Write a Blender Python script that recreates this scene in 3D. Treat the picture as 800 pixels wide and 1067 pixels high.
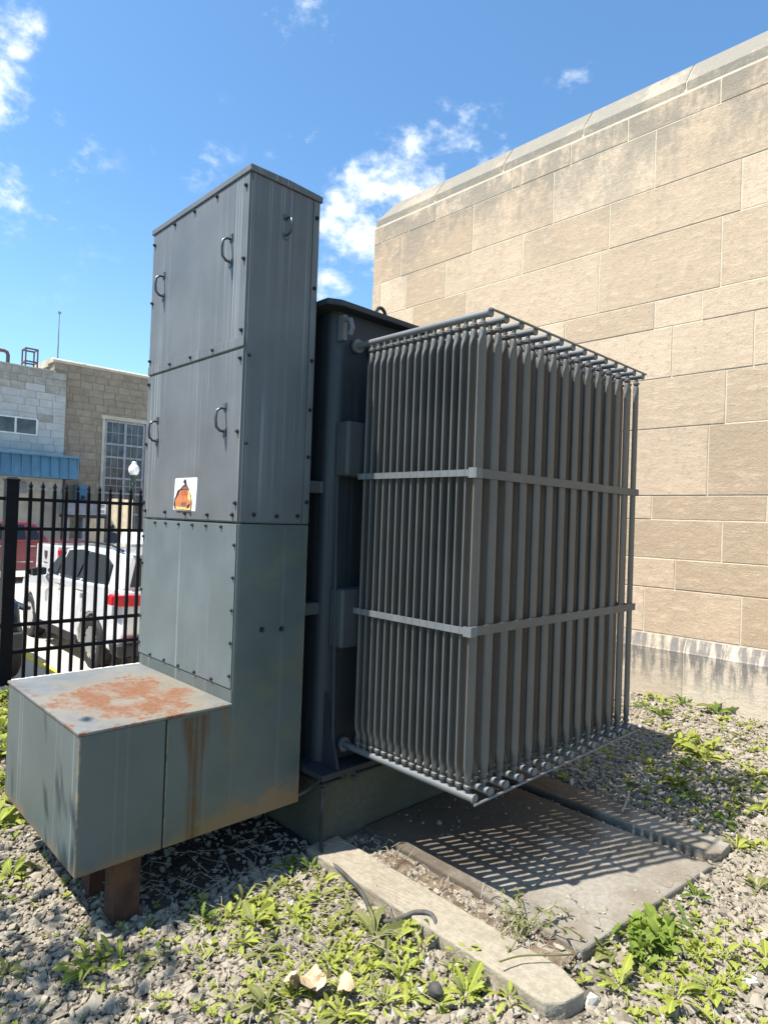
import bpy, bmesh, math, random
import numpy as np
from mathutils import Vector, Matrix, Euler
for o in list(bpy.data.objects): bpy.data.objects.remove(o)
SC = bpy.context.scene
COL = SC.collection
RND = random.Random(7)
V = Vector

# ------------------------------------------------------------------ camera
cam_d = bpy.data.cameras.new('camera'); cam = bpy.data.objects.new('camera', cam_d); COL.objects.link(cam)
_f, _pitch, _roll, _yaw = 665.65, 0.0126, 0.0354, 0.0147
_a = math.pi/4 + _yaw
F = V((math.cos(_a)*math.cos(_pitch), math.sin(_a)*math.cos(_pitch), math.sin(_pitch)))
R0 = V((math.sin(_a), -math.cos(_a), 0)); U0 = R0.cross(F)
Rv = R0*math.cos(_roll) + U0*math.sin(_roll); Uv = U0*math.cos(_roll) - R0*math.sin(_roll)
M = Matrix.Identity(4)
for i in range(3):
    M[i][0] = Rv[i]; M[i][1] = Uv[i]; M[i][2] = -F[i]
M[2][3] = 1.55
cam.matrix_world = M
cam_d.sensor_fit = 'HORIZONTAL'; cam_d.sensor_width = 36.0; cam_d.lens = 36.0*_f/800.0
cam_d.clip_start = 0.05; cam_d.clip_end = 4000
SC.camera = cam

# ------------------------------------------------------------------ light
SUN_AZ, SUN_EL = 0.395, 1.1086
w = bpy.data.worlds.new('World'); SC.world = w; w.use_nodes = True
sun_dir = V((math.cos(SUN_AZ)*math.cos(SUN_EL), -math.sin(SUN_AZ)*math.cos(SUN_EL), -math.sin(SUN_EL)))
sd = bpy.data.lights.new('sun', 'SUN'); sd.energy = 5.0; sd.angle = math.radians(0.53); sd.color = (1, .955, .88)
so = bpy.data.objects.new('sun', sd); COL.objects.link(so)
so.rotation_euler = sun_dir.to_track_quat('-Z', 'Y').to_euler(); so.location = (-6, 4, 14)
SKY_STRENGTH = 0.076
SC.view_settings.view_transform = 'Standard'; SC.view_settings.look = 'None'
SC.view_settings.gamma = 1; SC.view_settings.use_curve_mapping = False
SC.view_settings.exposure = 1.0

# ------------------------------------------------------------------ node helpers
class NT:
    def __init__(s, tree): s.t = tree; s.n = tree.nodes; s.l = tree.links
    def new(s, typ, **kw):
        n = s.n.new(typ)
        for k, v in kw.items(): setattr(n, k, v)
        return n
    def put(s, sock, val):
        if hasattr(val, 'is_output'): s.l.new(val, sock)
        else: sock.default_value = val
    def math(s, op, a, b=0.0, c=0.0, clamp=False):
        n = s.new('ShaderNodeMath', operation=op, use_clamp=clamp)
        for i, v in enumerate((a, b, c)): s.put(n.inputs[i], v)
        return n.outputs[0]
    def vmath(s, op, a, b=(0, 0, 0)):
        n = s.new('ShaderNodeVectorMath', operation=op); s.put(n.inputs[0], a); s.put(n.inputs[1], b)
        return n.outputs['Value'] if op in ('DOT_PRODUCT', 'LENGTH', 'DISTANCE') else n.outputs[0]
    def noise(s, vec, scale, detail=3, rough=.55, out=0):
        n = s.new('ShaderNodeTexNoise'); s.put(n.inputs['Vector'], vec)
        n.inputs['Scale'].default_value = scale; n.inputs['Detail'].default_value = detail; n.inputs['Roughness'].default_value = rough
        return n.outputs[out]
    def step(s, v, a, b, lo=0.0, hi=1.0):
        n = s.new('ShaderNodeMapRange', interpolation_type='SMOOTHSTEP'); s.put(n.inputs[0], v)
        n.inputs[1].default_value = a; n.inputs[2].default_value = b; n.inputs[3].default_value = lo; n.inputs[4].default_value = hi
        return n.outputs[0]
    def mix(s, f, a, b, blend='MIX'):
        n = s.new('ShaderNodeMix', data_type='RGBA', blend_type=blend); s.put(n.inputs[0], f)
        s.put(n.inputs[6], a if hasattr(a, 'is_output') else (*a, 1)); s.put(n.inputs[7], b if hasattr(b, 'is_output') else (*b, 1))
        return n.outputs[2]
    def scale(s, v, k):
        n = s.new('ShaderNodeVectorMath', operation='MULTIPLY'); s.put(n.inputs[0], v); n.inputs[1].default_value = k
        return n.outputs[0]
    def xyz(s, v):
        n = s.new('ShaderNodeSeparateXYZ'); s.put(n.inputs[0], v); return n.outputs
    def bump(s, h, strength, dist=.01):
        n = s.new('ShaderNodeBump'); s.put(n.inputs['Height'], h); n.inputs['Strength'].default_value = strength; n.inputs['Distance'].default_value = dist
        return n.outputs[0]

MATS = {}
def mat(name):
    m = bpy.data.materials.new(name); m.use_nodes = True; MATS[name] = m
    t = NT(m.node_tree); b = t.n['Principled BSDF']
    return m, t, b
def pos(t): return t.new('ShaderNodeNewGeometry').outputs['Position']
def objco(t):
    tc = t.new('ShaderNodeTexCoord').outputs['Object']; r = t.new('ShaderNodeObjectInfo').outputs['Random']
    off = t.new('ShaderNodeCombineXYZ')
    for i in range(3): t.l.new(t.math('MULTIPLY', r, 37.0 + 11*i), off.inputs[i])
    return t.vmath('ADD', tc, off.outputs[0]), r
def simple(name, c, rough=.5, metal=0, var=.18, sc=6, bump=0, bsc=60, rand=0.0, coat=0):
    m, t, b = mat(name); co, r = objco(t)
    n = t.noise(co, sc, 4, .6)
    dark = tuple(x*(1-var) for x in c); lite = tuple(min(1, x*(1+var)) for x in c)
    col = t.mix(t.step(n, .3, .7), dark, lite)
    if rand:
        k = t.math('ADD', t.math('MULTIPLY', r, 2*rand), 1-rand)
        cc = t.new('ShaderNodeCombineXYZ')
        for i in range(3): t.l.new(k, cc.inputs[i])
        col = t.mix(1.0, col, cc.outputs[0], 'MULTIPLY')
    t.put(b.inputs['Base Color'], col); b.inputs['Roughness'].default_value = rough; b.inputs['Metallic'].default_value = metal
    if coat: b.inputs['Coat Weight'].default_value = coat; b.inputs['Coat Roughness'].default_value = .04
    if bump: t.put(b.inputs['Normal'], t.bump(t.noise(co, bsc, 4, .6), bump, .01))
    return m

# ------------------------------------------------------------------ sky with clouds
t = NT(w.node_tree); bg = t.n['Background']
sky = t.new('ShaderNodeTexSky', sky_type='NISHITA'); sky.sun_disc = False
sky.sun_elevation = SUN_EL; sky.sun_rotation = math.radians(-66.0); sky.altitude = 100
sky.air_density = 1.0; sky.dust_density = .7; sky.ozone_density = 1.6
gen = t.new('ShaderNodeTexCoord').outputs['Generated']
nz = t.xyz(gen)[2]
plane = t.vmath('DIVIDE', gen, None) if False else None
zc = t.math('MAXIMUM', nz, .06)
cz = t.new('ShaderNodeCombineXYZ')
for i in range(3): t.l.new(zc, cz.inputs[i])
flat = t.vmath('DIVIDE', gen, cz.outputs[0])
n1 = t.noise(gen, 9.0, 8, .62); n2 = t.noise(flat, 1.15, 7, .6)
def blob(d, r, amp):
    dot = t.vmath('DOT_PRODUCT', gen, d)
    return t.math('MULTIPLY', t.step(dot, math.cos(r), 1.0), amp)
total = None
for d, r, amp in [((.165, .815, .555), .06, .44), ((.185, .858, .479), .05, .40), ((.592, .689, .419), .10, .56), ((.56, .71, .42), .085, .42),
                  ((.662, .556, .500), .085, .36), ((.63, .62, .465), .09, .46), ((.584, .72, .376), .09, .46), ((.39, .78, .487), .08, .11),
                  ((.23, .879, .418), .13, .13), ((.72, .42, .552), .05, .16), ((.492, .708, .506), .05, .14), ((.441, .645, .623), .07, .30),
                  ((.25, .90, .33), .14, .05)]:
    b_ = blob(V(d).normalized(), r, amp)
    total = b_ if total is None else t.math('MAXIMUM', total, b_)
wide = t.math('MULTIPLY', t.step(n2, .52, .72), .42)
total = t.math('MAXIMUM', total, t.math('MULTIPLY', wide, t.step(nz, .64, .8)))
n1 = t.noise(t.scale(gen, (1, 1, 1.6)), 13.0, 9, .6); wisp = t.noise(t.scale(gen, (1, 1, 1.4)), 40.0, 6, .6)
dens = t.math('ADD', total, t.math('ADD', t.math('MULTIPLY', t.math('SUBTRACT', n1, .5), 2.3), t.math('MULTIPLY', t.math('SUBTRACT', wisp, .5), .6)))
cl = t.math('MULTIPLY', t.step(dens, .14, .86), t.step(total, .0, .14))
shade = t.step(dens, .35, .95)
ccol = t.mix(shade, (7.6, 8.3, 9.2), (11.0, 11.1, 11.2))
hz = t.step(nz, .0, .5, 1.0, 0.0)
skyc = t.mix(1.0, sky.outputs[0], (1.06, 1.48, 1.66), 'MULTIPLY')
skyc = t.mix(t.math('MULTIPLY', hz, .16), skyc, (6.4, 9.4, 11.6))
t.put(bg.inputs['Color'], t.mix(cl, skyc, ccol)); bg.inputs['Strength'].default_value = SKY_STRENGTH

# ------------------------------------------------------------------ mesh helpers
def link(name, me, m=None, parent=None, loc=None, rot=None):
    o = bpy.data.objects.new(name, me); COL.objects.link(o)
    if m is not None and len(me.materials) == 0: me.materials.append(MATS[m] if isinstance(m, str) else m)
    if parent: o.parent = parent
    if loc is not None: o.location = loc
    if rot is not None: o.rotation_euler = rot
    return o
def tag(o, label=None, cat=None, group=None, kind=None):
    if label: o['label'] = label
    if cat: o['category'] = cat
    if group: o['group'] = group
    if kind: o['kind'] = kind
    return o
def empty(name, loc=(0, 0, 0), rz=0, parent=None):
    o = bpy.data.objects.new(name, None); COL.objects.link(o); o.location = loc; o.rotation_euler.z = rz
    o.empty_display_size = .2
    if parent: o.parent = parent
    return o
class MB:
    def __init__(s): s.v = []; s.f = []
    def add(s, vs, fs):
        k = len(s.v); s.v += [tuple(x) for x in vs]; s.f += [tuple(i+k for i in f) for f in fs]; return s
    def box(s, x0, x1, y0, y1, z0, z1):
        return s.add([(x, y, z) for z in (z0, z1) for y in (y0, y1) for x in (x0, x1)],
                     [(0, 2, 3, 1), (4, 5, 7, 6), (0, 1, 5, 4), (2, 6, 7, 3), (0, 4, 6, 2), (1, 3, 7, 5)])
    def prism(s, poly, axis, a, b):
        n = len(poly)
        def P(p, c): return {0: (c, p[0], p[1]), 1: (p[0], c, p[1]), 2: (p[0], p[1], c)}[axis]
        return s.add([P(p, a) for p in poly]+[P(p, b) for p in poly],
                     [tuple(range(n))[::-1], tuple(range(n, 2*n))]+[(i, (i+1) % n, n+(i+1) % n, n+i) for i in range(n)])
    def tube(s, pts, rad, n=8, cap=True):
        pts = [V(p) for p in pts]; rad = rad if isinstance(rad, (list, tuple)) else [rad]*len(pts)
        k = len(s.v); ref = None
        for i, p in enumerate(pts):
            d = (pts[min(i+1, len(pts)-1)]-pts[max(i-1, 0)]).normalized()
            if ref is None: ref = d.orthogonal().normalized()
            ref = (ref - d*ref.dot(d)).normalized(); bn = d.cross(ref)
            for j in range(n):
                a = 2*math.pi*j/n; s.v.append(tuple(p+(ref*math.cos(a)+bn*math.sin(a))*rad[i]))
        for i in range(len(pts)-1):
            for j in range(n):
                s.f.append((k+i*n+j, k+i*n+(j+1) % n, k+(i+1)*n+(j+1) % n, k+(i+1)*n+j))
        if cap:
            s.f.append(tuple(range(k, k+n))[::-1]); e = k+(len(pts)-1)*n; s.f.append(tuple(range(e, e+n)))
        return s
    def lathe(s, prof, axis='z', n=16, c=(0, 0, 0)):
        k = len(s.v)
        for r, h in prof:
            for j in range(n):
                a = 2*math.pi*j/n; p = {'z': (r*math.cos(a), r*math.sin(a), h), 'x': (h, r*math.cos(a), r*math.sin(a)), 'y': (r*math.sin(a), h, r*math.cos(a))}[axis]
                s.v.append((p[0]+c[0], p[1]+c[1], p[2]+c[2]))
        for i in range(len(prof)-1):
            for j in range(n): s.f.append((k+i*n+j, k+i*n+(j+1) % n, k+(i+1)*n+(j+1) % n, k+(i+1)*n+j))
        s.f.append(tuple(range(k, k+n))[::-1]); e = k+(len(prof)-1)*n; s.f.append(tuple(range(e, e+n)))
        return s
    def mesh(s, name, smooth=False):
        me = bpy.data.meshes.new(name); me.from_pydata(s.v, [], s.f); me.update()
        bm = bmesh.new(); bm.from_mesh(me); bmesh.ops.recalc_face_normals(bm, faces=bm.faces); bm.to_mesh(me); bm.free()
        if smooth:
            me.shade_smooth()
            try: me.set_sharp_from_angle(angle=math.radians(42))
            except Exception: pass
        return me
    def build(s, name, m, parent=None, smooth=False, bevel=0, seg=2):
        me = s.mesh(name, smooth)
        o = link(name, me, m, parent)
        if bevel: bev(o, bevel, seg)
        return o
def bev(o, wd, seg=2, ang=40):
    b = o.modifiers.new('bevel', 'BEVEL'); b.width = wd; b.segments = seg; b.limit_method = 'ANGLE'; b.angle_limit = math.radians(ang)
    b.harden_normals = False
    return o
def inst(me, name, parent, loc, rot=None, scale=None, m=None):
    o = link(name, me, m, parent, loc, rot)
    if scale is not None: o.scale = scale
    return o

# ------------------------------------------------------------------ materials
# limestone of the wall (per-block tone, veins, grey weathering that clings to the top courses)
def limestone(name, base, dark, top_weather=True, drip=False):
    m, t, b = mat(name); p = pos(t); co, r = objco(t)
    big = t.noise(p, 1.3, 4, .6); fine = t.noise(co, 14, 6, .65); vein = t.noise(t.scale(co, (1, 1, 3.5)), 5, 8, .75)
    col = t.mix(t.step(big, .3, .7), base, tuple(x*.9 for x in base))
    tone = t.math('ADD', t.math('MULTIPLY', r, .34), .78)
    cc = t.new('ShaderNodeCombineXYZ'); t.l.new(tone, cc.inputs[0]); t.l.new(t.math('MULTIPLY', tone, t.math('ADD', .97, t.math('MULTIPLY', r, .05))), cc.inputs[1]); t.l.new(t.math('MULTIPLY', tone, t.math('ADD', .91, t.math('MULTIPLY', r, .12))), cc.inputs[2])
    col = t.mix(1.0, col, cc.outputs[0], 'MULTIPLY')
    col = t.mix(t.math('MULTIPLY', t.step(vein, .5, .68), .45), col, tuple(min(1, x*1.3) for x in base))
    col = t.mix(t.math('MULTIPLY', t.step(fine, .50, .70), .55), col, tuple(x*.66 for x in base))
    spk = t.noise(co, 48, 5, .7); pit = t.noise(co, 130, 3, .6)
    col = t.mix(t.math('MULTIPLY', t.step(spk, .52, .68), .32), col, tuple(x*.60 for x in base))
    col = t.mix(t.math('MULTIPLY', t.step(spk, .44, .30), .30), col, tuple(min(1, x*1.25) for x in base))
    z = t.xyz(p)[2]
    if top_weather:
        n = t.math('ADD', t.math('MULTIPLY', t.noise(p, 1.7, 8, .72), .72), t.math('MULTIPLY', t.noise(t.scale(p, (1, 1, .45)), 19, 7, .75), .30)); k = t.math('MULTIPLY', t.step(z, 4.0, 5.9), t.step(t.math('ADD', n, t.math('MULTIPLY', z, .055)), .70, .86))
        col = t.mix(t.math('MULTIPLY', k, .85), col, dark)
    if drip:
        n = t.noise(t.scale(p, (1, 9, 1.6)), 1.7, 6, .65); k = t.math('MULTIPLY', t.step(n, .40, .58), t.step(z, .06, .36))
        col = t.mix(t.math('MULTIPLY', k, .85), col, (.13, .125, .12))
    t.put(b.inputs['Base Color'], col); b.inputs['Roughness'].default_value = .9
    h = t.math('ADD', t.math('ADD', t.math('MULTIPLY', fine, .6), t.math('MULTIPLY', vein, .7)), t.math('ADD', t.math('MULTIPLY', spk, .5), t.math('MULTIPLY', pit, .25)))
    t.put(b.inputs['Normal'], t.bump(h, .6, .012))
    return m
limestone('limestone', (.545, .412, .288), (.20, .18, .145))
limestone('limestone_cap', (.39, .325, .245), (.19, .175, .145))
limestone('limestone_base', (.52, .43, .33), (.2, .2, .18), False, True)
simple('mortar', (.58, .49, .37), .95, var=.12, bump=.4)

def paint(name, base, streak_c, streak_amt=.5, rough=.42, rust=0.0, grime=None, yscale=(26, 26, .35), lo=.56, hi=.66):
    """weathered grey enamel: chalky vertical run marks, blotches, pinhole rust"""
    m, t, b = mat(name); p = pos(t)
    n = t.noise(p, 3.2, 5, .6); s1 = t.noise(t.scale(p, yscale), 1.0, 3, .5); s2 = t.noise(t.scale(p, tuple(x*2.3 for x in yscale)), 1.0, 2, .5)
    col = t.mix(t.step(n, .3, .72), tuple(x*.86 for x in base), tuple(x*1.12 for x in base))
    gate = t.step(t.noise(t.scale(p, (3, 3, .8)), 1.3, 3, .5), .42, .66)
    k = t.math('MULTIPLY', t.math('MAXIMUM', t.step(s1, lo, hi), t.math('MULTIPLY', t.step(s2, lo+.02, hi+.03), .7)), gate)
    col = t.mix(t.math('MULTIPLY', k, streak_amt), col, streak_c)
    if grime:
        g = t.step(t.noise(t.scale(p, (1, 1, .6)), 2.7, 6, .65), .5, .72)
        col = t.mix(t.math('MULTIPLY', g, .55), col, grime)
    if rust:
        rn = t.step(t.noise(p, 34, 5, .7), .70, .76); col = t.mix(t.math('MULTIPLY', rn, rust), col, (.20, .075, .03))
    t.put(b.inputs['Base Color'], col)
    t.put(b.inputs['Roughness'], t.math('ADD', rough, t.math('MULTIPLY', n, .18)))
    t.put(b.inputs['Normal'], t.bump(t.math('ADD', t.noise(p, 2.2, 2, .4), t.math('MULTIPLY', t.noise(p, 120, 3, .5), .06)), .26, .02))
    return m
paint('cabinet_paint', (.116, .121, .124), (.33, .34, .34), .62, .40, yscale=(85, 85, .20), lo=.56, hi=.66)
paint('cabinet_side_paint', (.116, .121, .124), (.32, .33, .33), .5, .42, yscale=(105, 105, .14), lo=.57, hi=.64)
paint('cover_paint', (.118, .140, .142), (.34, .38, .37), .45, .36, yscale=(46, 46, .12), lo=.60, hi=.67)
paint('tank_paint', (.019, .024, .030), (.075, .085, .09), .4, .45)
paint('conduit_paint', (.052, .058, .060), (.13, .13, .115), .5, .45, yscale=(60, 60, .4))
paint('radiator_paint', (.096, .093, .087), (.19, .165, .125), .3, .45, rust=.5)
paint('header_paint', (.135, .142, .147), (.24, .24, .225), .3, .4, rust=.4)

# lower cabinet: greener, with run marks, yellowish grime and one heavy rust run
m, t, b = mat('lower_paint'); p = pos(t); X, Y, Z = t.xyz(p)
n = t.noise(p, 2.6, 5, .6)
col = t.mix(t.step(n, .3, .7), (.070, .090, .088), (.094, .116, .113))
streak = t.step(t.noise(t.scale(p, (46, 46, .12)), 1.0, 2, .4), .62, .68)
col = t.mix(t.math('MULTIPLY', streak, t.step(Y, 2.40, 2.42, .07, .26)), col, (.34, .39, .38))
g = t.math('MULTIPLY', t.step(t.noise(t.scale(p, (1.6, 1.6, 2.4)), 2.2, 6, .68), .47, .64), t.math('MULTIPLY', t.step(X, 1.1, 1.45), t.step(Y, 2.45, 2.40, 0, 1)))
col = t.mix(t.math('MULTIPLY', g, .42), col, (.145, .132, .070))
edge = t.math('MULTIPLY', t.step(t.math('ADD', Z, t.math('MULTIPLY', t.noise(p, 9, 5, .6), t.step(X, 1.0, 1.7, -.12, -.26))), .14, .22, 1, 0), .85)
col = t.mix(edge, col, (.20, .12, .055))
dx = t.math('ABSOLUTE', t.math('SUBTRACT', t.math('ADD', X, t.math('MULTIPLY', t.noise(p, 3, 2), .03)), 1.312))
wid = t.math('ADD', .012, t.math('MULTIPLY', t.noise(t.scale(p, (30, 30, 1.5)), 1.0, 3), .05))
fing = t.noise(t.scale(p, (85, 85, 1.1)), 1.0, 4, .55); blot = t.noise(p, 8, 6, .65)
band = t.step(t.math('SUBTRACT', dx, t.math('ADD', .008, t.math('MULTIPLY', t.step(Z, .45, .74), .035))), .0, .035, 1, 0)
run = t.math('MULTIPLY', band, t.step(t.math('ADD', fing, t.math('MULTIPLY', blot, .5)), .60, .82))
core = t.math('MULTIPLY', t.step(dx, .004, .02, 1, 0), t.step(blot, .30, .55))
run = t.math('MULTIPLY', t.math('MAXIMUM', run, t.math('MULTIPLY', core, .8)), t.step(Y, 2.45, 2.40, 0, 1))
run = t.math('MULTIPLY', run, t.step(Z, .735, .72))
col = t.mix(t.math('MULTIPLY', run, .95), col, t.mix(blot, (.040, .020, .010), (.115, .056, .022)))
dx2 = t.math('ABSOLUTE', t.math('SUBTRACT', X, 1.43)); run2 = t.math('MULTIPLY', t.step(dx2, .004, .03, 1, 0), t.step(t.math('ADD', Z, t.math('MULTIPLY', t.noise(p, 20, 3), .2)), .66, .78))
col = t.mix(t.math('MULTIPLY', run2, .45), col, (.15, .08, .035))
wear = t.math('MULTIPLY', t.math('MAXIMUM', t.math('MAXIMUM', t.step(X, .843, .849, 1, 0), t.math('MULTIPLY', t.step(X, 1.163, 1.171), t.step(X, 1.178, 1.172))), t.math('MULTIPLY', t.step(X, 1.818, 1.824), .8)), t.step(t.noise(p, 16, 5, .7), .38, .56))
wear = t.math('MULTIPLY', wear, t.step(Y, 2.41, 2.39))
col = t.mix(t.math('MULTIPLY', wear, .85), col, (.26, .20, .12))
chip = t.step(t.noise(p, 26, 5, .7), .72, .76)
col = t.mix(t.math('MULTIPLY', chip, .6), col, (.42, .44, .42))
t.put(b.inputs['Base Color'], col); t.put(b.inputs['Roughness'], t.math('ADD', .30, t.math('MULTIPLY', n, .2)))
t.put(b.inputs['Normal'], t.bump(t.math('ADD', t.noise(p, 1.8, 2, .4), t.math('MULTIPLY', t.noise(p, 120, 3, .5), .05)), .14, .02))

# rusted lid
m, t, b = mat('rusted_lid'); p = pos(t); X, Y, Z = t.xyz(p)
n = t.noise(p, 5, 7, .68); n2 = t.noise(p, 22, 6, .7); n3 = t.noise(p, 60, 4, .7)
cx = t.math('DIVIDE', t.math('SUBTRACT', X, 1.17), .27); cy = t.math('DIVIDE', t.math('SUBTRACT', Y, 2.74), .40)
dd = t.math('SQRT', t.math('ADD', t.math('MULTIPLY', cx, cx), t.math('MULTIPLY', cy, cy)))
fld = t.math('ADD', t.math('SUBTRACT', 1.22, dd), t.math('MULTIPLY', t.math('SUBTRACT', n, .5), 2.3))
fld = t.math('ADD', fld, t.math('MULTIPLY', t.math('SUBTRACT', n2, .5), 1.2))
k = t.math('MULTIPLY', t.step(fld, .28, .50), t.step(t.noise(t.scale(p, (1.0, .55, 1)), 11, 7, .66), .33, .56)); halo = t.step(fld, -.35, .35)
ey = t.math('MINIMUM', t.math('SUBTRACT', X, .84), t.math('SUBTRACT', Y, 2.385))
ek = t.math('MULTIPLY', t.step(ey, .0, .05, 1, 0), t.step(n2, .5, .62))
col = t.mix(t.step(n, .3, .7), (.125, .135, .134), (.18, .184, .172))
col = t.mix(t.math('MULTIPLY', halo, .45), col, (.24, .175, .095))
rustc = t.mix(t.step(n3, .3, .7), (.115, .047, .021), (.205, .092, .040))
col = t.mix(t.math('MAXIMUM', k, ek), col, rustc)
col = t.mix(t.math('MULTIPLY', t.step(n3, .64, .72), .5), col, (.075, .032, .018))
t.put(b.inputs['Base Color'], col); t.put(b.inputs['Roughness'], t.math('ADD', .45, t.math('MULTIPLY', k, .4)))
t.put(b.inputs['Normal'], t.bump(n2, .2, .01))

m, t, b = mat('rust_steel'); p = pos(t); n = t.noise(p, 9, 6, .65)
t.put(b.inputs['Base Color'], t.mix(t.step(n, .3, .7), (.045, .019, .011), (.11, .045, .020))); b.inputs['Roughness'].default_value = .85
t.put(b.inputs['Normal'], t.bump(t.noise(p, 60, 5), .4, .01))
simple('bolt_steel', (.030, .026, .024), .55, .3, .4, 60)
simple('handle_steel', (.10, .11, .12), .35, .6, .2, 30)
simple('seam_black', (.012, .012, .013), .8)

def concrete(name, c, stain, k=.6):
    m, t, b = mat(name); p = pos(t); n = t.noise(p, 2.2, 6, .65); n2 = t.noise(p, 40, 5, .7); n3 = t.noise(p, 150, 3, .6)
    col = t.mix(t.step(n2, .3, .7), tuple(x*.82 for x in c), tuple(x*1.13 for x in c))
    col = t.mix(t.math('MULTIPLY', t.step(n, .42, .68), k), col, stain)
    col = t.mix(t.math('MULTIPLY', t.step(n3, .62, .7), .5), col, tuple(x*.45 for x in c))
    t.put(b.inputs['Base Color'], col); b.inputs['Roughness'].default_value = .92
    t.put(b.inputs['Normal'], t.bump(t.math('ADD', n2, t.math('MULTIPLY', n3, .4)), .4, .012))
concrete('beam_concrete', (.29, .252, .188), (.18, .145, .10), .55)
concrete('slab_concrete', (.245, .222, .183), (.155, .125, .088), .75)
_m = MATS['slab_concrete']; t = NT(_m.node_tree); b = t.n['Principled BSDF']; p = pos(t); X, Y, Z = t.xyz(p)
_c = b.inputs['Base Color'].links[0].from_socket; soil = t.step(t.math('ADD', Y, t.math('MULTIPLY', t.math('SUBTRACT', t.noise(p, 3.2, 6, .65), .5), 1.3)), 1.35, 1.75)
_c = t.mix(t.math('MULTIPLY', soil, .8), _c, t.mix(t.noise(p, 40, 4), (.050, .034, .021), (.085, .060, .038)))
crk = t.new('ShaderNodeTexVoronoi', feature='DISTANCE_TO_EDGE'); t.put(crk.inputs['Vector'], t.vmath('ADD', p, t.new('ShaderNodeTexNoise').outputs['Color'])); crk.inputs['Scale'].default_value = 1.1
_c = t.mix(t.step(crk.outputs['Distance'], .0, .006, .7, 0), _c, (.03, .022, .015)); t.put(b.inputs['Base Color'], _c)
concrete('plinth_concrete', (.085, .082, .058), (.045, .045, .030), .6)
concrete('lot_concrete', (.48, .43, .36), (.40, .36, .30), .4)
concrete('kerb_concrete', (.66, .63, .56), (.55, .5, .42), .4)

m, t, b = mat('gravel_ground'); p = pos(t)
vo = t.new('ShaderNodeTexVoronoi', feature='F1'); t.put(vo.inputs['Vector'], p); vo.inputs['Scale'].default_value = 42
n = t.noise(p, 1.2, 4); col = t.mix(t.xyz(vo.outputs['Color'])[0], (.13, .110, .08), (.24, .215, .17))
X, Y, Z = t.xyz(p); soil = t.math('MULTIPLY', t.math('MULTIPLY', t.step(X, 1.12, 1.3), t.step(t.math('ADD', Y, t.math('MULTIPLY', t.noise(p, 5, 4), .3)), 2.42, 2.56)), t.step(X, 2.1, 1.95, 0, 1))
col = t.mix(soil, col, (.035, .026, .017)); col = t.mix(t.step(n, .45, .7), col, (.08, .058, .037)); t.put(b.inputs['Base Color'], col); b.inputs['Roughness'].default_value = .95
t.put(b.inputs['Normal'], t.bump(t.math('SUBTRACT', 1.0, vo.outputs['Distance']), .8, .02))
m, t, b = mat('gravel_stone'); p = pos(t)
at = t.new('ShaderNodeAttribute', attribute_name='tone').outputs['Fac']
rp = t.new('ShaderNodeValToRGB'); t.put(rp.inputs[0], at); e = rp.color_ramp.elements
e[0].position = 0; e[0].color = (.11, .098, .08, 1); e[1].position = 1; e[1].color = (.46, .43, .365, 1)
for ps, c in ((.2, (.165, .138, .100)), (.45, (.25, .213, .157)), (.7, (.305, .263, .20)), (.85, (.25, .204, .142))):
    x = e.new(ps); x.color = (*c, 1)
nn = t.noise(p, 90, 4, .6)
t.put(b.inputs['Base Color'], t.mix(t.math('MULTIPLY', t.step(nn, .45, .7), .4), rp.outputs[0], (.28, .25, .2))); b.inputs['Roughness'].default_value = .9
t.put(b.inputs['Normal'], t.bump(nn, .3, .006))
m, t, b = mat('dirt'); p = pos(t); n = t.noise(p, 12, 6, .7)
t.put(b.inputs['Base Color'], t.mix(t.step(n, .35, .65), (.085, .058, .036), (.20, .15, .10))); b.inputs['Roughness'].default_value = 1
t.put(b.inputs['Normal'], t.bump(t.noise(p, 45, 6, .7), .7, .02))

def leafmat(name, c1, c2):
    m, t, b = mat(name); co, r = objco(t); tc = t.new('ShaderNodeTexCoord').outputs['Object']
    x, y, z = t.xyz(tc)
    n = t.noise(co, 18, 4, .6)
    col = t.mix(t.math('ADD', t.math('MULTIPLY', r, .6), t.math('MULTIPLY', t.step(n, .3, .7), .4)), c1, c2)
    rib = t.step(t.math('ABSOLUTE', y), .0, .035, 1, 0)
    col = t.mix(t.math('MULTIPLY', rib, .5), col, tuple(min(1, a*1.7) for a in c2))
    t.put(b.inputs['Base Color'], col); b.inputs['Roughness'].default_value = .7; b.inputs['Specular IOR Level'].default_value = .2
    tr = t.new('ShaderNodeBsdfTranslucent'); t.put(tr.inputs['Color'], t.mix(.6, col, (.22, .30, .03)))
    mx = t.new('ShaderNodeMixShader'); mx.inputs[0].default_value = .36
    t.l.new(b.outputs[0], mx.inputs[1]); t.l.new(tr.outputs[0], mx.inputs[2]); t.l.new(mx.outputs[0], t.n['Material Output'].inputs['Surface'])
leafmat('leaf_bright', (.22, .26, .045), (.36, .38, .075))
leafmat('leaf_green', (.075, .125, .022), (.145, .20, .035))
leafmat('leaf_fresh', (.13, .19, .032), (.22, .28, .05))
leafmat('leaf_olive', (.14, .15, .05), (.23, .23, .085))
leafmat('tree_leaf', (.04, .075, .02), (.08, .13, .03))
simple('added_ground_green', (.060, .085, .025), .95, 0, .3, 8, .6, 120)
simple('dead_leaf', (.50, .36, .22), .8, 0, .35, 20, .2)
simple('twig', (.34, .30, .24), .9, 0, .3, 40)
simple('bark', (.11, .085, .06), .95, 0, .35, 14, .5)
simple('hose_black', (.05, .047, .042), .75, 0, .75, 9, .5)
simple('fence_black', (.008, .008, .011), .5, .0, .2, 8).node_tree.nodes['Principled BSDF'].inputs['Specular IOR Level'].default_value = .25
simple('car_white', (.60, .60, .59), .25, 0, .03, 1, coat=1)
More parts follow.
